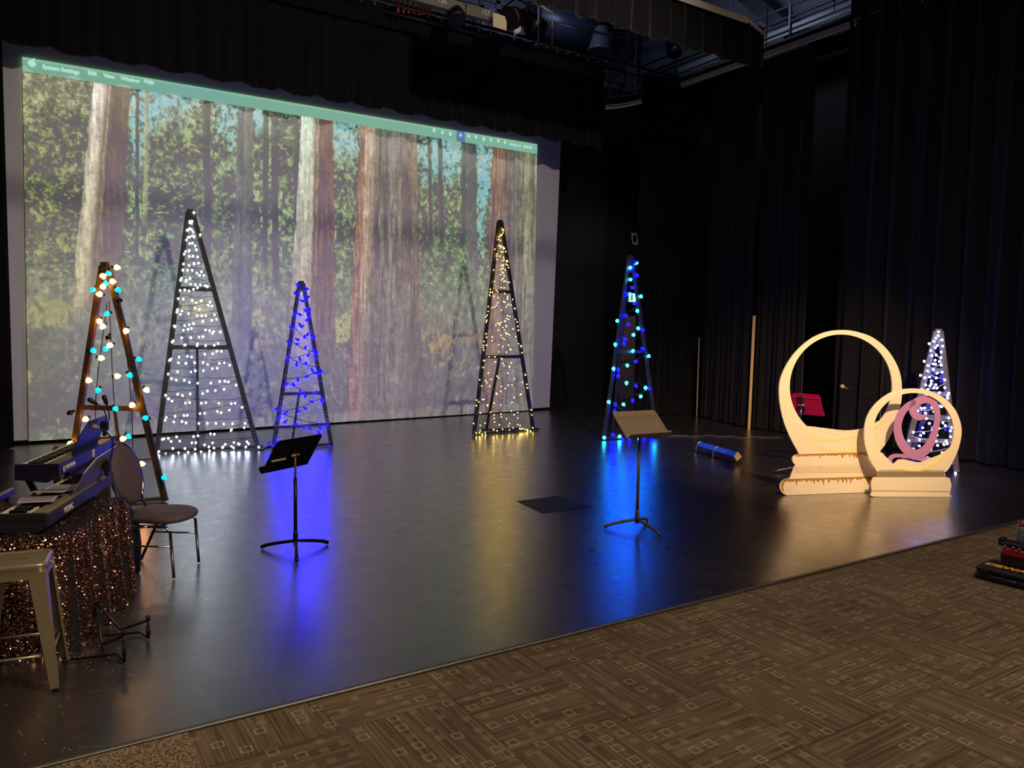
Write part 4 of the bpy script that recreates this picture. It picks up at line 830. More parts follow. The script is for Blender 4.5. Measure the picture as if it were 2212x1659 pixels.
G.add('lower_tier', roundbar(175, 1100, 1362, 1338, 1504, 1476), CREAM, .0, .022)
def drips(x0, x1, y0, y1, dep, n, seed):
    r = random.Random(seed); top = [(x0+(x1-x0)*k/n, y0+(y1-y0)*k/n) for k in range(n+1)]; bot = []
    for k in range(n, -1, -1):
        x, y = top[k]; bot.append((x, y+dep*(.35+.65*r.random())*(1.5 if r.random() > .85 else .7)))
    return top+bot
G.add('gold_drips', drips(295, 1015, 1162, 1141, 34, 90, 3), GOLD, .021, .003); G.add('gold_drips', drips(205, 1075, 1368, 1342, 42, 100, 5), GOLD, .022, .003)
G.add('gold_drips', spline([(182, 1420), (192, 1390), (215, 1372), (235, 1372), (210, 1400), (198, 1440), (205, 1470), (188, 1462)], 4), GOLD, .022, .003)
G.add('glitter_band', [(300, 1262), (860, 1256), (900, 1300), (840, 1312), (295, 1316)], mat('faint beige wash', (232, 208, 172), .4, noise=.12, nscale=14), .0195, .0025)
m = MB(); c = G.O+G.ex*.75
for dx in (-.3, .35): q = c+G.ex*dx; m.bar(q-G.n*.45+Z3*.02, q-G.n*.01+Z3*.62, .05, .025); m.bar(q-G.n*.47+Z3*.02, q-G.n*.0+Z3*.02, .05, .025)
part(G.t, 'rear_brace', m, WOODR)
S = Cut('snow_globe_cutout', 'smaller cream plywood snow globe cutout in front, holding a mauve swirl', (945, 1515), (1575, 1517))
outer, inner = by_angle([(868, 990), (880, 1100), (920, 1210), (968, 1290), (985, 1312), (1120, 1314), (1273, 1315), (1420, 1314), (1540, 1310), (1600, 1230), (1650, 1120), (1678, 990), (1665, 880), (1615, 775), (1530, 690), (1410, 632), (1273, 613), (1130, 632), (1020, 690), (930, 780), (882, 880)], (1279, 972, 334, 322), n)
S.add('ring', outer, CREAM, 0, .02, hole=inner)
S.add('snow_bank', spline([(935, 1060), (1010, 1150), (1060, 1190), (1110, 1240), (1160, 1205), (1240, 1212), (1340, 1228), (1420, 1196), (1500, 1165), (1560, 1125), (1600, 1120), (1610, 1190), (1560, 1260), (1480, 1308), (1280, 1330), (1060, 1308), (970, 1230)], 5), CREAM, -.002, .018)
S.add('snow_highlight', spline([(1170, 1270), (1290, 1285), (1400, 1260), (1490, 1205), (1560, 1130), (1572, 1145), (1500, 1225), (1410, 1282), (1290, 1303), (1180, 1290)], 5), SNOW, .0185, .003, label='soft yellow snow curve')
S.add('base_neck', [(990, 1290), (1530, 1290), (1545, 1345), (975, 1345)], CREAM, .0, .02)
S.add('glitter_band', [(985, 1308), (1538, 1306), (1546, 1350), (972, 1352)], SILV, .0205, .003, label='silvery glitter band')
S.add('base_body', spline([(975, 1350), (1255, 1347), (1545, 1350), (1585, 1385), (1592, 1430), (1578, 1490), (1572, 1516), (1255, 1516), (948, 1512), (932, 1470), (926, 1410), (940, 1370)], 4), CREAM, .0, .021)
S.add('base_groove', [(930, 1464), (1586, 1470), (1585, 1475), (930, 1469)], mat('tan groove', (170, 130, 84), .5), .021, .002)
def stroke(pts, n=6): return spline(pts, n, closed=False)
main = stroke([(1392,836,1),(1386,838,12),(1365,850,19),(1325,850,30),(1290,825,32),(1278,780,32),(1300,735,33),(1360,706,32),(1425,712,31),(1468,765,28),(1482,860,24),(1464,960,26),(1428,1060,32),(1372,1135,38),(1300,1160,38),(1225,1122,38),(1170,1040,36),(1150,930,32),(1178,830,30),(1230,765,26),(1275,735,22),(1300,718,10)])
tail = stroke([(1425,1192,8),(1370,1200,20),(1300,1175,30),(1210,1175,16),(1140,1172,15),(1098,1188,18),(1086,1222,17),(1105,1258,16),(1136,1274,8),(1142,1282,1)])
m = MB()
def ribbon(m, st_, off, th):
    lft = []; rgt = []
    for i, (x, y, r) in enumerate(st_):
        x0, y0, _ = st_[max(i-1, 0)]; x1, y1, _ = st_[min(i+1, len(st_)-1)]; dx, dy = x1-x0, y1-y0; L_ = math.hypot(dx, dy) or 1; nx, ny = -dy/L_, dx/L_
        lft.append((x+nx*r, y+ny*r)); rgt.append((x-nx*r, y-ny*r))
    P_ = [S.uv(a, b_, off) for a, b_ in lft]+[S.uv(a, b_, off) for a, b_ in rgt]; N = len(lft); V0 = [S.O+S.n*off+S.ex*a+S.ey*b_ for a, b_ in P_]; V1 = [p_+S.n*th for p_ in V0]; f = []
    for i in range(N-1): f += [(i, i+1, N+i+1, N+i), (2*N+i, 3*N+i, 3*N+i+1, 2*N+i+1), (i, 2*N+i, 2*N+i+1, i+1), (N+i, N+i+1, 3*N+i+1, 3*N+i)]
    f += [(0, N, 3*N, 2*N), (N-1, 3*N-1, 4*N-1, 2*N-1)]; m.add(V0+V1, f)
ribbon(m, main, -.012, .01); ribbon(m, tail, -.0145, .0102); part(S.t, 'swirl', m, PURP, 'mauve painted looping swirl')
m = MB(); c = S.O+S.ex*.5
for dx in (-.3, .25): q = c+S.ex*dx; m.bar(q-S.n*.3+Z3*.02, q-S.n*.01+Z3*.42, .05, .025); m.bar(q-S.n*.32+Z3*.02, q+Z3*.02, .05, .025)
part(S.t, 'rear_brace', m, WOODR)
# ------------------------------------------------------------------ MUSIC STANDS
def desk_stand(lab, foot, corners, pivot_px, mdesk, front, Yp, base_rot=0, mst=BLK, lean=None, group='music stands on the stage', sz=1.0, sticker=False, tubec=None, wd=.56, ht=.36, yawd=None, tilt=None, hub=None):
    t = thing('music_stand', lab, 'music stand', foot, group); f = V(foot)
    # base: three curved feet
    m = MB()
    for k in range(3):
        a = base_rot+2*math.pi*k/3; d = V((math.cos(a), math.sin(a), 0)); P_ = [f+d*(.34*s)*1.0+Z3*(.085*(1-s)**.7+.018) for s in [i/8 for i in range(9)]]; m.tube(P_, [.014+.003*i/8 for i in range(9)], 8)
    part(t, 'base_legs', m, mst)
    hz = hub
    m = MB(); m.lathe([(.02, .06), (.022, .16), (.017, .2)], f, Z3, 14); m.tube([f+Z3*.1, f+Z3*(hz*.78)], .016, 12); part(t, 'lower_tube', m, mst)
    m = MB(); m.tube([f+Z3*(hz*.76), f+Z3*hz], .0095, 10); part(t, 'inner_tube', m, tubec or CHROME, 'slim bright inner tube')
    # desk frame: ex horizontal, ey up the slope
    ex_ = V((math.cos(yawd), math.sin(yawd), 0)); bk = V((-math.sin(yawd), math.cos(yawd), 0)); ey_ = (Z3*math.cos(tilt)+bk*math.sin(tilt)).normalized(); n_ = ex_.cross(ey_)   # n_ = music side (front)
    c = f+Z3*(hz+.015)-bk*.0; O = c+n_*.03
    hw, hh = wd/2, ht/2; r = .035
    pl = [(-hw, -hh), (hw, -hh), (hw, hh-r), (hw-r*.3, hh-r*.3), (hw-r, hh), (-hw+r, hh), (-hw+r*.3, hh-r*.3), (-hw, hh-r)]
    m = MB(); m.prism(pl, O, ex_, ey_, .004); part(t, 'desk', m, mdesk)
    m = MB(); m.box(O+ey_*(hh*.62)+n_*.006, (wd*.97, .014, .006), (ex_, ey_, n_), bev=.002); m.box(O+ey_*(hh*.45)+n_*.006, (wd*.97, .006, .004), (ex_, ey_, n_)); m.box(O+ey_*(hh*.62)-n_*.003, (wd*.97, .014, .006), (ex_, ey_, n_), bev=.002); part(t, 'crease', m, mdesk)
    m = MB(); m.prism([(-hw, 0), (hw, 0), (hw-.02, .065), (-hw+.02, .065)], O-ey_*hh, ex_, n_, .004); m.box(O-ey_*(hh-.008)+n_*.064, (wd-.05, .018, .004), (ex_, ey_, n_)); part(t, 'ledge', m, mdesk)
    m = MB(); m.box(O-n_*.012+ey_*.02, (.07, ht*.7, .018), (ex_, ey_, n_), bev=.004); part(t, 'spine', m, mst)
    m = MB(); m.tube([c-ex_*.03, c+ex_*.03], .013, 10); m.lathe([(.014, .03), (.014, .045), (.006, .05)], c, ex_, 10); m.lathe([(.014, .03), (.014, .045), (.006, .05)], c, -ex_, 10); part(t, 'tilt_knob', m, mat('brass knob', (190, 150, 110), .3, .8), 'small brass tilt knob')
    if sticker:
        m = MB(); m.box(O-ey_*(hh*.28)+ex_*(-hw*.52 if sticker == 1 else hw*.52)-n_*.003, (wd*.30, .018, .003), (ex_, ey_, n_)); part(t, 'strip', m, mat('pale strip', (240, 225, 190), .4), 'pale narrow strip')
    return t
DK = mat('black desk enamel', (14, 13, 14), .4, noise=.15)
DESK_GLARE = mat('black desk with painted glare', (176, 150, 118), .55, noise=.15, nscale=14)  # glare on a black desk, put into the base colour as tan
PK = mat('magenta desk enamel', (214, 26, 96), .4)  # one even magenta colour for the third desk
STAND_GLARE = mat('stand metal with painted glare', (110, 90, 70), .4, .2)  # dark stand metal lightened to bronze, glare put into the colour
def solve_stand(foot, ypix): return zat(foot, ypix)
f1_ = flr(637, 1188)
# back of desk faces the camera: music side away.  n = ex x ey ; ex=(cos,sin) ; with yaw pi.. n points away (+Y)
f1_ = V((1.988, 6.698, 0)); h1 = .865
desk_stand('black music stand seen from behind, pale strip on its desk, before the blue lit tree', f1_, None, None, DK, False, 0, base_rot=math.radians(-105), mst=mat('black stand metal', (30, 26, 24), .4, .5), yawd=math.radians(208.9), tilt=math.radians(32.7), hub=h1, sticker=2, wd=.562, ht=.357, tubec=STAND_GLARE)
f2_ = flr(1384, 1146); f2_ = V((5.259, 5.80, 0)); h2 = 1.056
desk_stand('music stand with lit grey brown desk front, before the teal lit tree', f2_, None, None, DESK_GLARE, True, 0, base_rot=math.radians(-90), mst=STAND_GLARE, yawd=math.radians(-3.1), tilt=math.radians(48), hub=h2, wd=.561, ht=.354, tubec=STEEL)
p3 = onY(1729, 882, 6.95); f3_ = V((9.42, 6.97, 0))
desk_stand('magenta music stand standing behind the larger cream ring', f3_, None, None, PK, False, 0, base_rot=.4, mst=mat('violet stand metal', (90, 70, 110), .3, .6), yawd=math.radians(103.6), tilt=math.radians(32.8), hub=.99, wd=.577, ht=.376)
# microphone on boom stand
mp_ = onY(1820, 835, 7.0); me2 = onY(1903, 872, 7.15); base = V((me2.x, me2.y, 0))
ms = thing('microphone_stand', 'slim boom microphone stand behind the two cream rings', 'microphone stand', base)
m = MB()
for k in range(3): a = k*2.1+.3; m.tube([base+Z3*.12, base+V((math.cos(a)*.3, math.sin(a)*.3, .012))], .01, 6)
part(ms, 'tripod_legs', m, STEEL)
m = MB(); m.tube([base+Z3*.1, me2], .011, 8); part(ms, 'pole', m, mat('grey pole', (90, 86, 84), .3, .7))
d_ = (mp_-me2).normalized(); m = MB(); m.tube([me2-d_*.35, mp_-d_*.16], .007, 8); part(ms, 'boom', m, STEEL)
m = MB(); m.box(me2, (.04, .05, .06), bev=.008); part(ms, 'clutch', m, BLK)
mc = thing('microphone', 'silver handheld microphone clipped to the boom seen through the larger ring', 'microphone', mp_)
m = MB(); m.lathe([(.013, -.2), (.015, -.12), (.02, -.035), (.018, -.03)], mp_, d_, 14); part(mc, 'body', m, mat('champagne metal', (190, 170, 120), .3, .7))
m = MB(); m.lathe([(.018, -.03), (.03, -.015), (.034, .01), (.028, .03), (.012, .042), (.002, .044)], mp_, d_, 16); part(mc, 'grille', m, mat('pale grille', (225, 190, 140), .4, .4, bump=.6, bscale=400))
# ------------------------------------------------------------------ LED BAR on floor
la = flr(1528, 984); lb = flr(1592, 1004); la = V((la.x, la.y, .13)); lb = V((lb.x, lb.y, .13)); d_ = (lb-la).normalized()
la = lb-d_*1.12
sd = V((d_.y, -d_.x, 0)); rot = Matrix.Rotation(math.radians(40), 3, d_); a1_ = rot @ sd; a2_ = rot @ Z3
lt = thing('light_bar', 'blue light bar lying on the stage floor left of the larger ring', 'light bar', (la+lb)/2-Z3*.13)
m = MB(); m.box((la+lb)/2, ((lb-la).length, .10, .10), (d_, a1_, a2_), bev=.006); part(lt, 'housing', m, mat('blue anodised housing', (40, 66, 150), .35, .3))
m = MB(); m.box(lb+d_*.006, (.012, .108, .108), (d_, a1_, a2_), bev=.004); part(lt, 'end_cap', m, mat('tan end cap', (168, 140, 96), .5))
for k in range(2):
    c = la.lerp(lb, .1+.47*k); m = MB(); m.tube([c+sd*.12-Z3*.125, c+sd*.13-Z3*.02, c+sd*.09+Z3*.06, c+Z3*.115, c-sd*.07+Z3*.08], .008, 6); m.box(c+sd*.12-Z3*.122, (.05, .04, .012), (d_, sd, Z3)); part(lt, 'bracket', m, CHROME)
    m = MB(); m.box(la.lerp(lb, .35+.42*k)+a1_*.0, (.015, .104, .104), (d_, a1_, a2_)); part(lt, 'seam_ring', m, mat('blue ring', (60, 80, 150), .4))
# floor plate
q = [flr(*p_, .001) for p_ in ((1116, 1083), (1206, 1071), (1284, 1097), (1172, 1109))]
m = MB(); m.add([V((p_.x, p_.y, -.002)) for p_ in q]+[V((p_.x, p_.y, .003)) for p_ in q], [(0, 1, 2, 3)[::-1], (4, 5, 6, 7), (0, 1, 5, 4), (1, 2, 6, 5), (2, 3, 7, 6), (3, 0, 4, 7)])
single('floor_plate', m, mat('matt dark floor plate', (12, 12, 14), .6, spec=.3), 'dark square floor plate set in the middle of the stage', 'floor plate')
# ------------------------------------------------------------------ KEYBOARDS CORNER
u_ = V((.35, .937, 0)).normalized(); w_ = V((-u_.y, u_.x, 0))      # u along keyboard (away), w towards player (left)
def keyboard(lab, corner, ztop, L_, dep, h, brand, bm, topm, logo_col):
    t = thing('keyboard', lab, 'keyboard', V((corner.x, corner.y, ztop-h))); c = V((corner.x, corner.y, 0))
    # cross-section (along w): rear high, front low key bed
    prof = [(0, ztop-h*.62), (0.0, ztop), (.10, ztop), (.125, ztop-.018), (dep, ztop-.035), (dep, ztop-h*.8), (.08, ztop-h)]
    m = MB(); a = [c+w_*x+Z3*z for x, z in prof]; b_ = [p_+u_*L_ for p_ in a]; N = len(a)
    m.add(a+b_, [tuple(range(N)), tuple(range(N, 2*N))[::-1]]+[(i, N+i, N+(i+1) % N, (i+1) % N) for i in range(N)]); part(t, 'body', m, bm)
    m = MB(); m.box(c+w_*.055+u_*(L_/2)+Z3*(ztop+.002), (.09, L_-.04, .006), (w_, u_, Z3)); part(t, 'control_panel', m, topm)
    m = MB(); kw = .15; x0 = dep-kw-.005; n_ = 52; kl = (L_-.10)/n_
    for i in range(n_): m.box(c+w_*(x0+kw/2)+u_*(.05+kl*(i+.5))+Z3*(ztop-.012), (kw, kl*.95, .02), (w_, u_, Z3))
    part(t, 'white_keys', m, mat('ivory keys', (242, 224, 196), .35))
    m = MB()
    for i in range(n_-1):
        if i % 7 in (2, 6): continue
        m.box(c+w_*(x0+.045)+u_*(.05+kl*(i+1))+Z3*(ztop+.006), (.09, kl*.55, .022), (w_, u_, Z3), bev=.002)
    part(t, 'black_keys', m, mat('black keys', (10, 10, 11), .25))
    m = MB(); m.box(c+w_*(dep/2)+u_*.012+Z3*(ztop-.012), (dep-.0, .03, .05), (w_, u_, Z3), bev=.006); part(t, 'cheek', m, bm); m = MB(); m.box(c+w_*(dep/2)+u_*(L_-.012)+Z3*(ztop-.012), (dep, .03, .05), (w_, u_, Z3), bev=.006); part(t, 'cheek', m, bm)
    return t, c
kbc = V((.07, 5.36, 0)); ybc = V((.165, 6.33, 0))
t, c = keyboard('front electronic keyboard with logo on its back panel, standing over the glitter cloth', kbc, .86, 1.33, .30, .12, 'KORG', mat('dark keyboard body', (40, 36, 44), .4), mat('olive control panel', (128, 118, 84), .4, noise=.1), 1)
textmesh('KORG', .055, c-w_*.004+u_*.28+Z3*(.86-.058), u_, Z3, WH, 'logo', t, label='white maker lettering')
t, c = keyboard('rear electronic keyboard with a dark music rest and logo on its back panel', ybc, 1.0, 1.36, .29, .125, 'YAMAHA', mat('navy black keyboard body', (28, 26, 44), .35), mat('dark control panel', (44, 40, 46), .4), 1)
textmesh('YAMAHA', .05, c-w_*.004+u_*.12+Z3*(1.0-.056), u_, Z3, WH, 'logo', t, label='white maker lettering')
m = MB(); m.prism([(.085+.022*math.cos(a), -.04+.022*math.sin(a)) for a in [k*math.pi/8 for k in range(16)]], c-w_*.004+Z3*1.0, u_, Z3, .002); part(t, 'emblem', m, WH)
m = MB(); m.box(c-w_*.004+u_*.74+Z3*.968, (.05, .06, .004), (u_, Z3, w_)); part(t, 'sticker', m, mat('yellow sticker', (240, 228, 150), .5), 'small yellow sticker')
m = MB(); bk_ = c+w_*.07+u_*.45+Z3*1.0; sl = (Z3*.93-w_*.36).normalized()
m.prism([(0, 0), (.62, 0), (.60, .24), (.55, .27), (.12, .27), (.04, .20)], bk_, u_, sl, .006); part(t, 'music_rest', m, mat('dark music rest', (34, 26, 44), .35), 'dark plastic music rest')
# keyboard stand for rear one
ks = thing('keyboard_stand', 'black folding stand under the rear keyboard', 'stand', (ybc+u_*.7+w_*.14))
m = MB()
for s in (-.35, .35):
    q = ybc+u_*(.7+s)+w_*.15; 
    m.bar(q-w_*.2+Z3*.02, q+w_*.2+Z3*.87, .04, .025, side=u_); m.bar(q+w_*.2+Z3*.02, q-w_*.2+Z3*.87, .04, .025, side=u_)
part(ks, 'cross_legs', m, BLK)
m = MB(); q = ybc+u_*.7+w_*.15
for s in (-.2, .2): m.tube([q+w_*s-u_*.4+Z3*.025, q+w_*s+u_*.4+Z3*.025], .016, 8)
part(ks, 'feet', m, BLK)
m = MB(); q = ybc+u_*.7+w_*.15
for s in (-.12, .12): m.box(q+w_*s+Z3*.864, (.03, 1.0, .02), (w_, u_, Z3))
part(ks, 'arms', m, BLK)
# front keyboard: music rest panel, papers, lamp
krest = thing('music_rest', 'grey brown angled music rest leaning behind the front keyboard', 'music rest', kbc+u_*.9+Z3*.86)
bk_ = kbc+w_*.03+u_*.50+Z3*.865; sl = (Z3*.80-w_*.35-u_*.0).normalized()
m = MB(); m.prism([(0, 0), (.66, .0), (.70, .20), (.62, .26), (.22, .24), (.06, .16)], bk_, u_, sl, .005); part(krest, 'panel', m, mat('taupe panel', (112, 98, 92), .4))
m = MB(); m.tube([bk_+sl*.155+u_*.055, bk_+sl*.24+u_*.22, bk_+sl*.262+u_*.62], .004, 6); part(krest, 'edge', m, mat('pale rim', (220, 205, 180), .3))
PAP = mat('sheet music paper', (176, 160, 168), .7)
for k, (uu0, ww0, rr, lb) in enumerate(((.40, .17, .1, 'sheet of music lying over the front keyboard keys'), (.62, .15, -.12, 'second sheet of music further along the front keyboard'))):
    c = kbc+u_*uu0+w_*ww0+Z3*(.885+.006*k); ax = Matrix.Rotation(rr, 3, 'Z'); m = MB(); ex_, ey_ = ax @ u_, ax @ w_; vv = []; ff = []
    for i in range(7):
        for j in range(5): vv.append(c+ex_*(i/6*.30-.15)+ey_*(j/4*.21-.105)+Z3*(.012*math.sin(i*.9+k)))
    for i in range(6):
        for j in range(4): q = i*5+j; ff.append((q, q+5, q+6, q+1))
    m.add(vv, ff, True); m.add([p_+Z3*.001 for p_ in vv], [f[::-1] for f in ff], True); o = single('sheet_music', m, PAP, lb, 'paper', 'sheets on the front keyboard')
    m = MB()
    for i in range(9): m.box(c+ex_*(-.12+.03*i)+Z3*(.0045+.012*math.sin((i*.6+.6)*.9+k)), (.004, .17, .0012), (ex_, ey_, Z3))
    part(o, 'staves', m, mat('ink lines', (70, 60, 66), .7))
def clip_lamp(lab, clip, necks, mt):
    t = thing('clip_lamp', lab, 'clip lamp', clip, 'clip lamps on the keyboards'); m = MB(); m.box(V(clip), (.05, .06, .08), (u_, w_, Z3), bev=.01); m.box(V(clip)-Z3*.05, (.035, .03, .07), (u_, w_, Z3), bev=.008); part(t, 'clip', m, BLK)
    for pts_ in necks:
        P_ = [V(p_) for p_ in pts_]; S_ = [V(q) for q in spline([tuple(p_) for p_ in P_], 6, closed=False)]; m = MB(); m.tube(S_, .005, 6); part(t, 'gooseneck', m, BLK)
        d2 = (S_[-1]-S_[-3]).normalized(); m = MB(); m.lathe([(.008, -.01), (.016, .01), (.02, .06), (.012, .075)], S_[-1], d2, 12); part(t, 'lamp_head', m, mt)
def kpx(x, y, Y): return onY(x, y, Y)
clip_lamp('black twin headed clip lamp on the rear keyboard music rest', kpx(226, 920, 7.1), [[kpx(229, 913, 7.1), kpx(230, 900, 7.1), kpx(222, 882, 7.1), kpx(208, 872, 7.1)], [kpx(232, 913, 7.1), kpx(236, 902, 7.1), kpx(234, 885, 7.1), kpx(230, 872, 7.1)]], BLK)
t_ = clip_lamp('clip lamp with a long gooseneck on the front keyboard music rest', kpx(230, 1004, 6.25), [[kpx(236, 1000, 6.25), kpx(242, 975, 6.25), kpx(242, 950, 6.2), kpx(228, 932, 6.1), kpx(212, 925, 6.0)]], mat('beige lamp head', (150, 132, 122), .5))
# glitter cloth over table
tb = V((.19, 5.33, 0)); uc = V((.40, .916, 0)).normalized(); wc = V((-.985, .17, 0)).normalized(); TL, TWd, TH = 1.0, .95, .735
cl = thing('glitter_cloth', 'dark brown sequinned glitter cloth draped under the front keyboard', 'cloth', tb)
m = MB()
def edge_pts(n=60):
    r = []
    for k in range(n+1): r.append((tb+uc*(TL*(1-k/n)), V((uc.y, -uc.x, 0))))       # right face from far to corner
    for k in range(1, n+1): r.append((tb+wc*(TWd*k/n), V((wc.y, -wc.x, 0))*(-1 if V((wc.y, -wc.x, 0)).y > 0 else 1)))
    return r
E_ = edge_pts(); vv = []; ff = []; NJ = 14
drape = []
for j in range(NJ+1):
    t = j/NJ
    for i, (p_, nn) in enumerate(E_):
        w = (.006+.035*t)*(math.sin(i*.42)+.5*math.sin(i*1.07+1))+.03*t
        vv.append(p_+nn*w+Z3*(TH*(1-t)+.006+.0*math.sin(i)))
WN = len(E_)
for j in range(NJ):
    for i in range(WN-1): k = j*WN+i; ff.append((k, k+1, k+WN+1, k+WN))
m.add(vv, ff, True); m.add([p_-E_[i % WN][1]*.004 for i, p_ in enumerate(vv)], [f[::-1] for f in ff], True)
q4 = [tb, tb+uc*TL, tb+uc*TL+wc*TWd, tb+wc*TWd]; m.add([p_+Z3*(TH-.004) for p_ in q4]+[p_+Z3*(TH+.007) for p_ in q4], [(3, 2, 1, 0), (4, 5, 6, 7), (0, 1, 5, 4), (1, 2, 6, 5), (2, 3, 7, 6), (3, 0, 4, 7)])
part(cl, 'drape', m, mat('dark brown backing', (26, 14, 12), .7))
SEQ = mat('copper sequins', (240, 190, 160), .22, 1.0)
m = MB(); r = random.Random(5); vs2 = []; fs2 = []
GN = 27000
va = np.array([[q.x, q.y, q.z] for q in vv]).reshape(NJ+1, WN, 3)
for g in range(5000):
    p_ = tb+uc*(TL*r.random())+wc*(.02+TWd*.86*r.random())+Z3*(TH+.012); nr = V((r.gauss(0, .45), r.gauss(0, .45), 1)).normalized(); e1 = nr.orthogonal().normalized(); e2 = nr.cross(e1); q = r.uniform(.0035, .0068); o = len(vs2); vs2 += [p_+e1*q, p_+e2*q, p_-e1*q, p_-e2*q]; fs2.append((o, o+1, o+2, o+3))
for g in range(GN):
    a = r.random()*NJ; b_ = r.random()*(WN-1); j = int(a); i = int(b_); fa, fb = a-j, b_-i
    p_ = V((va[j, i]*(1-fa)+va[j+1, i]*fa)*(1-fb)+(va[j, i+1]*(1-fa)+va[j+1, i+1]*fa)*fb) if False else V(tuple((va[j, i]*(1-fa)+va[j+1, i]*fa)*(1-fb)+(va[j, i+1]*(1-fa)+va[j+1, i+1]*fa)*fb))
    nn = E_[i][1]; nr = (nn+V((r.gauss(0, .45), r.gauss(0, .45), r.gauss(0, .45)))).normalized(); e1 = nr.orthogonal().normalized(); e2 = nr.cross(e1); s = r.uniform(.0035, .0068); p_ = p_+nn*.006
    p_ = V((p_.x, p_.y, max(p_.z, .008)))
    o = len(vs2); vs2 += [p_+e1*s, p_+e2*s, p_-e1*s, p_-e2*s]; fs2.append((o, o+1, o+2, o+3))
m.add(vs2, fs2); part(cl, 'sequins', m, SEQ, kind='stuff')
# loose glitter flecks on the floor
m = MB(); r = random.Random(9)
for g in range(140):
    x = r.uniform(-20, 300); y = r.uniform(1330, 1640) if x < 200 else r.uniform(1300, 1450)
    if r.random() < .4: x = r.uniform(130, 290); y = r.uniform(1330, 1460)
    p_ = flr(x, y, .003); a = r.uniform(0, 3.14); L_ = r.uniform(.004, .012); e1 = V((math.cos(a), math.sin(a), 0))*L_; e2 = V((-math.sin(a), math.cos(a), 0))*.003; z = V((0, 0, r.uniform(0, .003)))
    m.add([p_+e1+z, p_+e2, p_-e1+z*.3, p_-e2], [(0, 1, 2, 3)])
o = single('glitter_flecks', m, mat('fallen flecks', (240, 205, 170), .3, .5), 'loose glitter flecks scattered on the floor by the glitter cloth', 'glitter', kind='stuff')
m = MB()
for x, y in ((1238, 1402), (1275, 1434), (1293, 1429), (1358, 1555), (1348, 1547), (1548, 1608), (1403, 1653), (1730, 1255), (735, 1360)): 
    p_ = flr(x, y, .004 if y < 1300 else -.012); m.box(p_, (.008, .006, .004))
single('paper_scraps', m, WH, 'tiny white scraps scattered on the brown carpet', 'scraps', kind='stuff')
# black bag behind the chair
m = MB(); c = V((.56, 6.75, .0)); m.lathe([(.10, .0), (.17, .02), (.18, .25), (.16, .48), (.09, .58), (.02, .6)], c, Z3, 20)
bg = thing('soft_bag', 'black soft bag standing behind the banquet chair', 'bag', c); part(bg, 'body', m, mat('black nylon', (8, 8, 9), .6, bump=.5, bscale=12))
m = MB(); m.tube(arc(c+Z3*.58, .06, 0, math.pi, 8, u_, Z3), .01, 6); part(bg, 'handle', m, BLK)
# amp box
am = thing('amplifier', 'tan topped amplifier box behind the rear keyboard', 'amplifier', flr(160, 1100)); P0 = V((.47, 9.5, 0))
zt = zat((P0.x, P0.y), 962)
m = MB(); m.box(P0+Z3*(zt/2), (.5, .36, zt), (V((.98, .2, 0)).normalized(), V((-.2, .98, 0)).normalized(), Z3), bev=.03); part(am, 'cabinet', m, mat('tan vinyl', (176, 142, 104), .5, noise=.1))
m = MB(); m.box(P0+V((.036, -.178, zt/2-.02)), (.44, .03, zt-.16), (V((.98, .2, 0)).normalized(), V((-.2, .98, 0)).normalized(), Z3)); part(am, 'grille_cloth', m, mat('dark grille cloth', (40, 36, 34), .7))
m = MB(); m.tube([P0+V((-.12, 0, zt)), P0+V((-.1, 0, zt+.03)), P0+V((.1, 0.02, zt+.03)), P0+V((.12, 0.02, zt))], .01, 6); part(am, 'handle', m, BLK)
# keyboard bench at far left
bn = thing('keyboard_bench', 'black padded bench at the left edge behind the keyboards', 'bench', (-.55, 8.1, 0))
c = V((-.43, 8.05, .5)); m = MB(); m.box(c-Z3*.04, (.75, .36, .08), (u_, w_, Z3), bev=.02); part(bn, 'seat', m, mat('black vinyl', (34, 28, 26), .3))
for a in (-.3, .3):
    for b_ in (-.13, .13): q = c+u_*a+w_*b_; m = MB(); m.bar((q.x, q.y, 0), (q.x, q.y, .43), .035, .035, side=(1, 0, 0)); part(bn, 'leg', m, BLK)
# ------------------------------------------------------------------ CHAIR
fd = V((.81, -.586, 0)).normalized(); sd = V((-fd.y, fd.x, 0))     # facing, sideways(away)
fB = V((.93, 6.43, 0)); fC = fB+sd*.44; cc_ = (fB+fC)/2-fd*.23
ch = thing('banquet_chair', 'chrome framed banquet chair with oval taupe back beside the keyboards', 'chair', cc_)
TAU = mat('taupe upholstery', (92, 74, 76), .7, noise=.1, nscale=40, bump=.2, bscale=300)
SZ = .47
def seat_mesh(z0, z1, sc=1.0):
    pts_ = []
    for k in range(36):
        a = 2*math.pi*k/36; x = math.copysign(abs(math.cos(a))**.75, math.cos(a))*.262*sc+.025; y = math.copysign(abs(math.sin(a))**.75, math.sin(a))*.23*sc*(1 if math.cos(a) > 0 else .92); pts_.append((x, y))
    return pts_
m = MB(); vv = []; ff = []
lay = [(.92, SZ-.03), (1.0, SZ-.022), (1.03, SZ+.0), (1.0, SZ+.02), (.9, SZ+.034), (.5, SZ+.044), (.05, SZ+.046)]
for s_, z in lay:
    for x, y in seat_mesh(0, 0, s_): vv.append(cc_+fd*(x+.0)+sd*y+Z3*z)
for j in range(len(lay)-1):
    for k in range(36): k2 = (k+1) % 36; ff.append((j*36+k, j*36+k2, (j+1)*36+k2, (j+1)*36+k))
ff.append(tuple(range(36))[::-1]); ff.append(tuple((len(lay)-1)*36+k for k in range(36))); m.add(vv, ff, True); part(ch, 'seat', m, TAU)
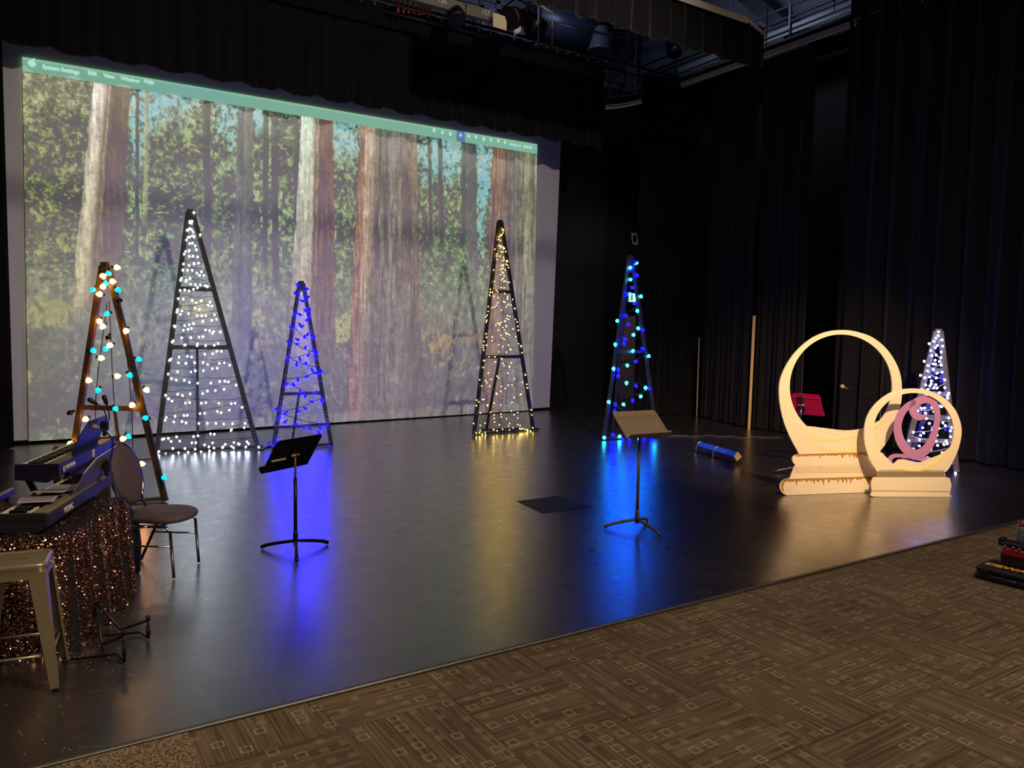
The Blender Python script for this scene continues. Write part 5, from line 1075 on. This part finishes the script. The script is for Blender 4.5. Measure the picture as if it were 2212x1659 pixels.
# back
bc = cc_-fd*.27+Z3*.79; bt = (Z3*.97-fd*.24).normalized(); bn_ = sd.cross(bt).normalized()
m = MB(); vv = []; ff = []; lay = [(.9, -.025), (1.0, -.012), (1.0, .012), (.9, .028), (.5, .036), (.05, .038)]
for s_, z in lay:
    for k in range(36): a = 2*math.pi*k/36; vv.append(bc+sd*(.195*s_*math.cos(a))+bt*(.25*s_*math.sin(a))+bn_*z)
for j in range(len(lay)-1):
    for k in range(36): k2 = (k+1) % 36; ff.append((j*36+k, j*36+k2, (j+1)*36+k2, (j+1)*36+k))
ff.append(tuple(range(36))[::-1]); ff.append(tuple((len(lay)-1)*36+k for k in range(36))); m.add(vv, ff, True); part(ch, 'backrest', m, TAU)
m = MB(); loop = [bc+sd*(.215*math.cos(a))+bt*(.27*math.sin(a))-bn_*.0 for a in [-.9+(math.pi+1.8)*k/30 for k in range(31)]]
m.tube([cc_-fd*.2+sd*.2+Z3*(SZ-.03)]+loop+[cc_-fd*.2-sd*.2+Z3*(SZ-.03)], .011, 10); part(ch, 'back_frame', m, CHROME)
m = MB(); m.box(bc+bt*.265, (.1, .012, .026), (sd, bt, bn_), bev=.003); part(ch, 'top_trim', m, mat('red trim', (190, 60, 70), .3, .3), 'small red trim on the top rail')
for s in (-1, 1):
    o0 = cc_+sd*(.21*s)
    m = MB(); m.tube([o0+fd*.06+Z3*(SZ-.05), o0+fd*.17+Z3*(SZ-.05), o0+fd*.205+Z3*(SZ-.09), o0+fd*.23+Z3*.01], .012, 10); part(ch, 'leg', m, CHROME)
    m = MB(); m.tube([o0+fd*.02+Z3*(SZ-.05), o0-fd*.1+Z3*(SZ-.07), o0-fd*.28+Z3*.01], .012, 10); part(ch, 'leg', m, CHROME)
m = MB()
for s in (-1, 1): o0 = cc_+sd*(.21*s); m.tube([o0-fd*.2+Z3*(SZ-.05), o0+fd*.17+Z3*(SZ-.05)], .011, 8); m.tube([o0+fd*.22+Z3*.26, o0-fd*.18+Z3*.26], .008, 8)
m.tube([cc_-sd*.21+fd*.12+Z3*(SZ-.05), cc_+sd*.21+fd*.12+Z3*(SZ-.05)], .01, 8); part(ch, 'seat_frame', m, CHROME)
# ------------------------------------------------------------------ METAL STOOL
CR = mat('champagne painted steel', (178, 160, 124), .28, .55, noise=.08)
f0 = V((.08, 4.78, 0)); f1s = V((.14, 5.16, 0)); sx = (f1s-f0).normalized(); sl_ = V((-sx.y, sx.x, 0)); SB = .385
sc_ = (f0+f1s)/2+sl_*(SB/2); sh = .715
stl = thing('metal_stool', 'champagne metal bar stool with slotted seat at the lower left corner', 'stool', sc_)
def rr(hw, r, n=6):
    o = []
    for cx, cy, a0 in ((hw-r, hw-r, 0), (-hw+r, hw-r, 90), (-hw+r, -hw+r, 180), (hw-r, -hw+r, 270)):
        for k in range(n+1): a = math.radians(a0+90*k/n); o.append((cx+r*math.cos(a), cy+r*math.sin(a)))
    return o
m = MB(); lay = [(.158, sh-.085), (.155, sh-.03), (.158, sh-.025), (.158, sh-.012), (.150, sh), (.136, sh-.001), (.132, sh-.006)]; vv = []; ff = []
for hw, z in lay:
    for x, y in rr(hw, .045): vv.append(sc_+sx*x+sl_*y+Z3*z)
NR = 28
for j in range(len(lay)-1):
    for k in range(NR): k2 = (k+1) % NR; ff.append((j*NR+k, j*NR+k2, (j+1)*NR+k2, (j+1)*NR+k))
m.add(vv, ff, True)
hol = [( .02*math.sin(2*math.pi*k/NR+.78+math.pi/2)*1.0, .045*math.cos(2*math.pi*k/NR+.78+math.pi/2)) for k in range(NR)]
ol = rr(.132, .045); hol = []
for x, y in ol: a = math.atan2(y, x); hol.append((.021*math.cos(a), .05*math.sin(a)))
vv = [sc_+sx*x+sl_*y+Z3*(sh-.006) for x, y in ol]+[sc_+sx*x+sl_*y+Z3*(sh-.006) for x, y in hol]+[sc_+sx*x+sl_*y+Z3*(sh-.03) for x, y in hol]
ff = [(k, (k+1) % NR, NR+(k+1) % NR, NR+k) for k in range(NR)]+[(NR+k, NR+(k+1) % NR, 2*NR+(k+1) % NR, 2*NR+k) for k in range(NR)]
m.add(vv, ff); part(stl, 'seat', m, CR)
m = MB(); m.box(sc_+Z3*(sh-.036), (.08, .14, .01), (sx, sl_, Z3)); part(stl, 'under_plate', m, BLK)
for a in (-1, 1):
    for b_ in (-1, 1):
        top = sc_+sx*(.125*a)+sl_*(.125*b_)+Z3*(sh-.05); bot = sc_+sx*(SB/2*a)+sl_*(SB/2*b_)+Z3*.012
        m = MB(); vv = []; ff = []; nl = 7
        for j in range(nl):
            t = j/(nl-1); c = top.lerp(bot, t); wv = .056*(1-t)+.022*t; dp_ = .03*(1-t)+.016*t
            # L-shaped corner leg
            for (x, y) in ((dp_, dp_), (dp_, -wv), (dp_-.004, -wv), (-.0+dp_*.3, dp_*.3), (-wv, dp_-.004), (-wv, dp_)): vv.append(c+sx*(a*x)+sl_*(b_*y))
        for j in range(nl-1):
            for k in range(6): k2 = (k+1) % 6; ff.append((j*6+k, j*6+k2, (j+1)*6+k2, (j+1)*6+k))
        ff += [tuple(range(6)), tuple((nl-1)*6+k for k in range(6))]; m.add(vv, ff); lg = part(stl, 'leg', m, CR)
        m = MB(); m.box(bot+Z3*-.002, (.035, .035, .02), (sx, sl_, Z3), bev=.004); part(lg, 'rubber_foot', m, BLK)
def legp(a, b_, z): t = (sh-.05-z)/(sh-.062); return (sc_+sx*(.125*a)+sl_*(.125*b_)+Z3*(sh-.05)).lerp(sc_+sx*(SB/2*a)+sl_*(SB/2*b_)+Z3*.012, t)
for p_, q, z in (((1, 1), (1, -1), .2), ((-1, 1), (-1, -1), .2), ((1, 1), (-1, 1), .2), ((1, -1), (-1, -1), .2)):
    m = MB(); m.tube([legp(*p_, z), legp(*q, z)], .008, 8); part(stl, 'foot_rail', m, CR)
# ------------------------------------------------------------------ folded instrument stand (bent tube)
def q3p(x, y): return x/4.608, y/4.608+1160
F1 = flr(*q3p(1478, 1025)); F2 = flr(*q3p(1240, 1262)); F3 = flr(*q3p(700, 1240)); T1 = V((F1.x, F1.y, zat(F1, q3p(0, 830)[1]))); T2 = V((F2.x, F2.y, zat(F2, q3p(0, 975)[1])))
cA = V((.40, 5.52, 0)); AP = onP(*q3p(950, 640), (.38, 5.5, 0), (0, 1, 0)); J1 = onP(*q3p(1205, 920), (.45, 5.42, 0), (0, 1, 0)); J2 = onP(*q3p(1015, 1070), (.36, 5.3, 0), (0, 1, 0))
isd = thing('instrument_stand', 'small black bent tube instrument stand on the floor beside the glitter cloth', 'instrument stand', (F1+F2)/2)
m = MB(); m.tube([AP, AP.lerp(J1, .9), J1, J1.lerp(T1, .55)+Z3*.0, T1], .009, 8); m.tube([AP, AP.lerp(J2, .93), J2, J2.lerp(T2, .6)+Z3*-.005, T2], .009, 8); part(isd, 'cradle_arms', m, BLK)
m = MB(); m.tube([T1+Z3*.02, F1+Z3*.012], .008, 8); m.tube([T2+Z3*.02, F2+Z3*.012], .008, 8); m.tube([F1+Z3*.012, flr(*q3p(1390, 978))+Z3*.02, flr(*q3p(1010, 1015))+Z3*.02], .007, 8); m.tube([F2+Z3*.012, flr(*q3p(1160, 1195))+Z3*.02, F3+Z3*.012], .007, 8); part(isd, 'feet', m, BLK)
m = MB(); m.box(AP, (.05, .05, .03), bev=.01); m.tube([T1-Z3*.0, T1+Z3*.03], .013, 8); m.tube([T2, T2+Z3*.03], .012, 8); m.tube([F1+Z3*.03, F1+Z3*.09], .013, 8); m.tube([F2+Z3*.05, F2+Z3*.12], .012, 8); part(isd, 'rubber_pads', m, mat('black rubber', (12, 12, 12), .7))
# ------------------------------------------------------------------ TOOL CASE, tool bag, spray can at the right edge
z0 = -.02
c0_ = flr(2103, 1248, z0); c1_ = flr(2206, 1274, z0); ex_ = (c1_-c0_).normalized(); ex_.z = 0; ex_.normalize(); ey_ = V((-ex_.y, ex_.x, 0)); ey_ = ey_ if ey_.y > 0 else -ey_
Wc, Dc, Hc = .50, .33, .115; cc2 = c0_+ex_*(Wc/2)+ey_*(Dc/2); cc2.z = z0
tc_ = thing('tool_case', 'flat black power tool case with yellow lettering on the carpet at right edge', 'tool case', cc2)
PL = mat('black textured plastic', (30, 26, 28), .5, bump=.2, bscale=300)
m = MB(); m.box(cc2+Z3*.03, (Wc, Dc, .056), (ex_, ey_, Z3), bev=.014); part(tc_, 'bottom_shell', m, PL)
m = MB(); m.box(cc2+Z3*.088, (Wc*.985, Dc*.985, .054), (ex_, ey_, Z3), bev=.016); part(tc_, 'lid', m, PL)
for s in (-.17, .17): m = MB(); m.box(cc2-ey_*(Dc/2+.004)+ex_*s+Z3*.06, (.06, .014, .06), (ex_, ey_, Z3), bev=.004); part(tc_, 'latch', m, BLK)
m = MB(); m.tube([cc2-ey_*(Dc/2)-ex_*.09+Z3*.05, cc2-ey_*(Dc/2+.03)-ex_*.08+Z3*.05, cc2-ey_*(Dc/2+.03)+ex_*.08+Z3*.05, cc2-ey_*(Dc/2)+ex_*.09+Z3*.05], .009, 8); part(tc_, 'handle', m, BLK)
YL = mat('yellow lettering', (255, 178, 40), .5)
textmesh('DEWALT', .105, cc2-ex_*.21-ey_*.065+Z3*.1155, ex_, ey_, YL, 'lettering', tc_, depth=.0008, label='bold yellow lettering', bold=.006)
bc_ = cc2+ey_*.09-ex_*.03+Z3*.117; bc_ = V((bc_.x, bc_.y, z0+.117))
tbg = thing('tool_bag', 'black and red tool bag standing on the black power tool case', 'tool bag', bc_)
m = MB(); m.box(bc_+Z3*.06, (.2, .13, .12), (ex_, ey_, Z3), bev=.015); part(tbg, 'body', m, mat('black canvas', (14, 13, 14), .6))
m = MB(); m.box(bc_+Z3*.125-ey_*.02, (.17, .12, .07), (ex_, ey_, Z3), bev=.015); part(tbg, 'red_band', m, mat('red canvas', (150, 26, 34), .5), 'dark red band')
m = MB(); m.box(bc_+Z3*.18, (.19, .13, .05), (ex_, ey_, Z3), bev=.015); m.box(bc_+Z3*.19-ex_*.11, (.05, .07, .07), (ex_, ey_, Z3), bev=.01); part(tbg, 'lid', m, mat('black canvas', (14, 13, 14)))
m = MB()
for s in (-.06, .0, .05): m.lathe([(.008, 0), (.012, .01), (.008, .02)], bc_+Z3*.17+ex_*s-ey_*.066, -ey_, 10)
part(tbg, 'buckles', m, GALV)
sc2 = bc_+Z3*.205+ex_*.03
cn = thing('spray_can', 'spray can with brown red cap and teal label standing on the tool bag', 'spray can', sc2)
m = MB(); m.lathe([(.03, 0), (.033, .005), (.033, .13), (.03, .145)], sc2, Z3, 20); part(cn, 'can', m, mat('teal mottled label', (96, 120, 112), .4, noise=.6, nscale=25))
m = MB(); m.lathe([(.03, .145), (.03, .15), (.028, .195), (.012, .2)], sc2, Z3, 20); part(cn, 'cap', m, mat('brown red cap', (120, 44, 34), .4))
# ------------------------------------------------------------------ added unseen pipe, placed to cast a shadow band on the screen
m = MB(); m.tube([(-3, 4.2, 5.95), (15, 4.2, 5.98)], .04, 8); single('added_shade_pipe', m, STEEL, 'added black pipe out of view that casts a band of shade', 'pipe')
# ------------------------------------------------------------------ LIGHTS
def spot(loc, tgt, power, col, ang, blend=.5, rad=.08):
    l = bpy.data.lights.new('spot', 'SPOT'); l.energy = power; l.color = col; l.spot_size = math.radians(ang); l.spot_blend = blend; l.shadow_soft_size = rad
    o = bpy.data.objects.new('spot_lamp', l); o.location = loc; o.rotation_euler = (V(tgt)-V(loc)).to_track_quat('-Z', 'Y').to_euler(); COL.objects.link(o); return o
def area(loc, tgt, power, col, sx_, sy_=None):
    l = bpy.data.lights.new('area', 'AREA'); l.energy = power; l.color = col; l.size = sx_
    if sy_: l.shape = 'RECTANGLE'; l.size_y = sy_
    o = bpy.data.objects.new('area_lamp', l); o.location = loc; o.rotation_euler = (V(tgt)-V(loc)).to_track_quat('-Z', 'Y').to_euler(); COL.objects.link(o); return o
spot((4.3, 0, 6.7), (5.4, 15, 3.2), 1900, (1, .86, .82), 62, .6, .12)
spot((4.3, -.1, 6.6), (9.7, 6.9, 1.3), 4700, (1, .70, .40), 34, .8, .1)
spot((4.2, -.1, 6.6), (.2, 5.9, .5), 900, (1, .82, .62), 34, .8, .1)
spot((6, 1.5, 8.4), (8.9, 9, 7.0), 95, (1, .88, .72), 34, .6, .1)  # spot added to brighten the border curtain and its pipe
spot((6.5, -3, 6.8), (12, 7, 2.5), 160, (1, .82, .66), 60, .8, .3)
area((4.5, .5, 7.0), (4.5, 1.2, 0), 260, (1, .84, .66), 7, 3)
area((.2, 2.0, 5.0), (.1, 5.3, .4), 30, (1, .8, .6), .5, .5)
spot((12.5, 12.5, 9.6), (16.5, 12.8, 10.0), 150, (.72, .8, 1), 130, .8, .3)
spot((13.5, 8.5, 9.8), (16.5, 9, 10), 90, (.75, .8, 1), 130, .8, .3)
spot((10.5, 14.8, 9.9), (11.5, 17.4, 10.2), 60, (.62, .72, 1), 140, .8, .3)
spot((7.5, 9.8, 9.6), (6.8, 12.6, 8.6), 30, (1, .9, .72), 100, .8, .2)
spot((14.2, 14.3, 6.2), (14.1, 17.4, 2.2), 60, (1, .86, .78), 95, .8, .1)  # spot added backstage to brighten the door and bracket
w = bpy.data.worlds.new('world'); w.use_nodes = True; w.node_tree.nodes['Background'].inputs[0].default_value = (.55, .6, .75, 1); w.node_tree.nodes['Background'].inputs[1].default_value = .0; bpy.context.scene.world = w
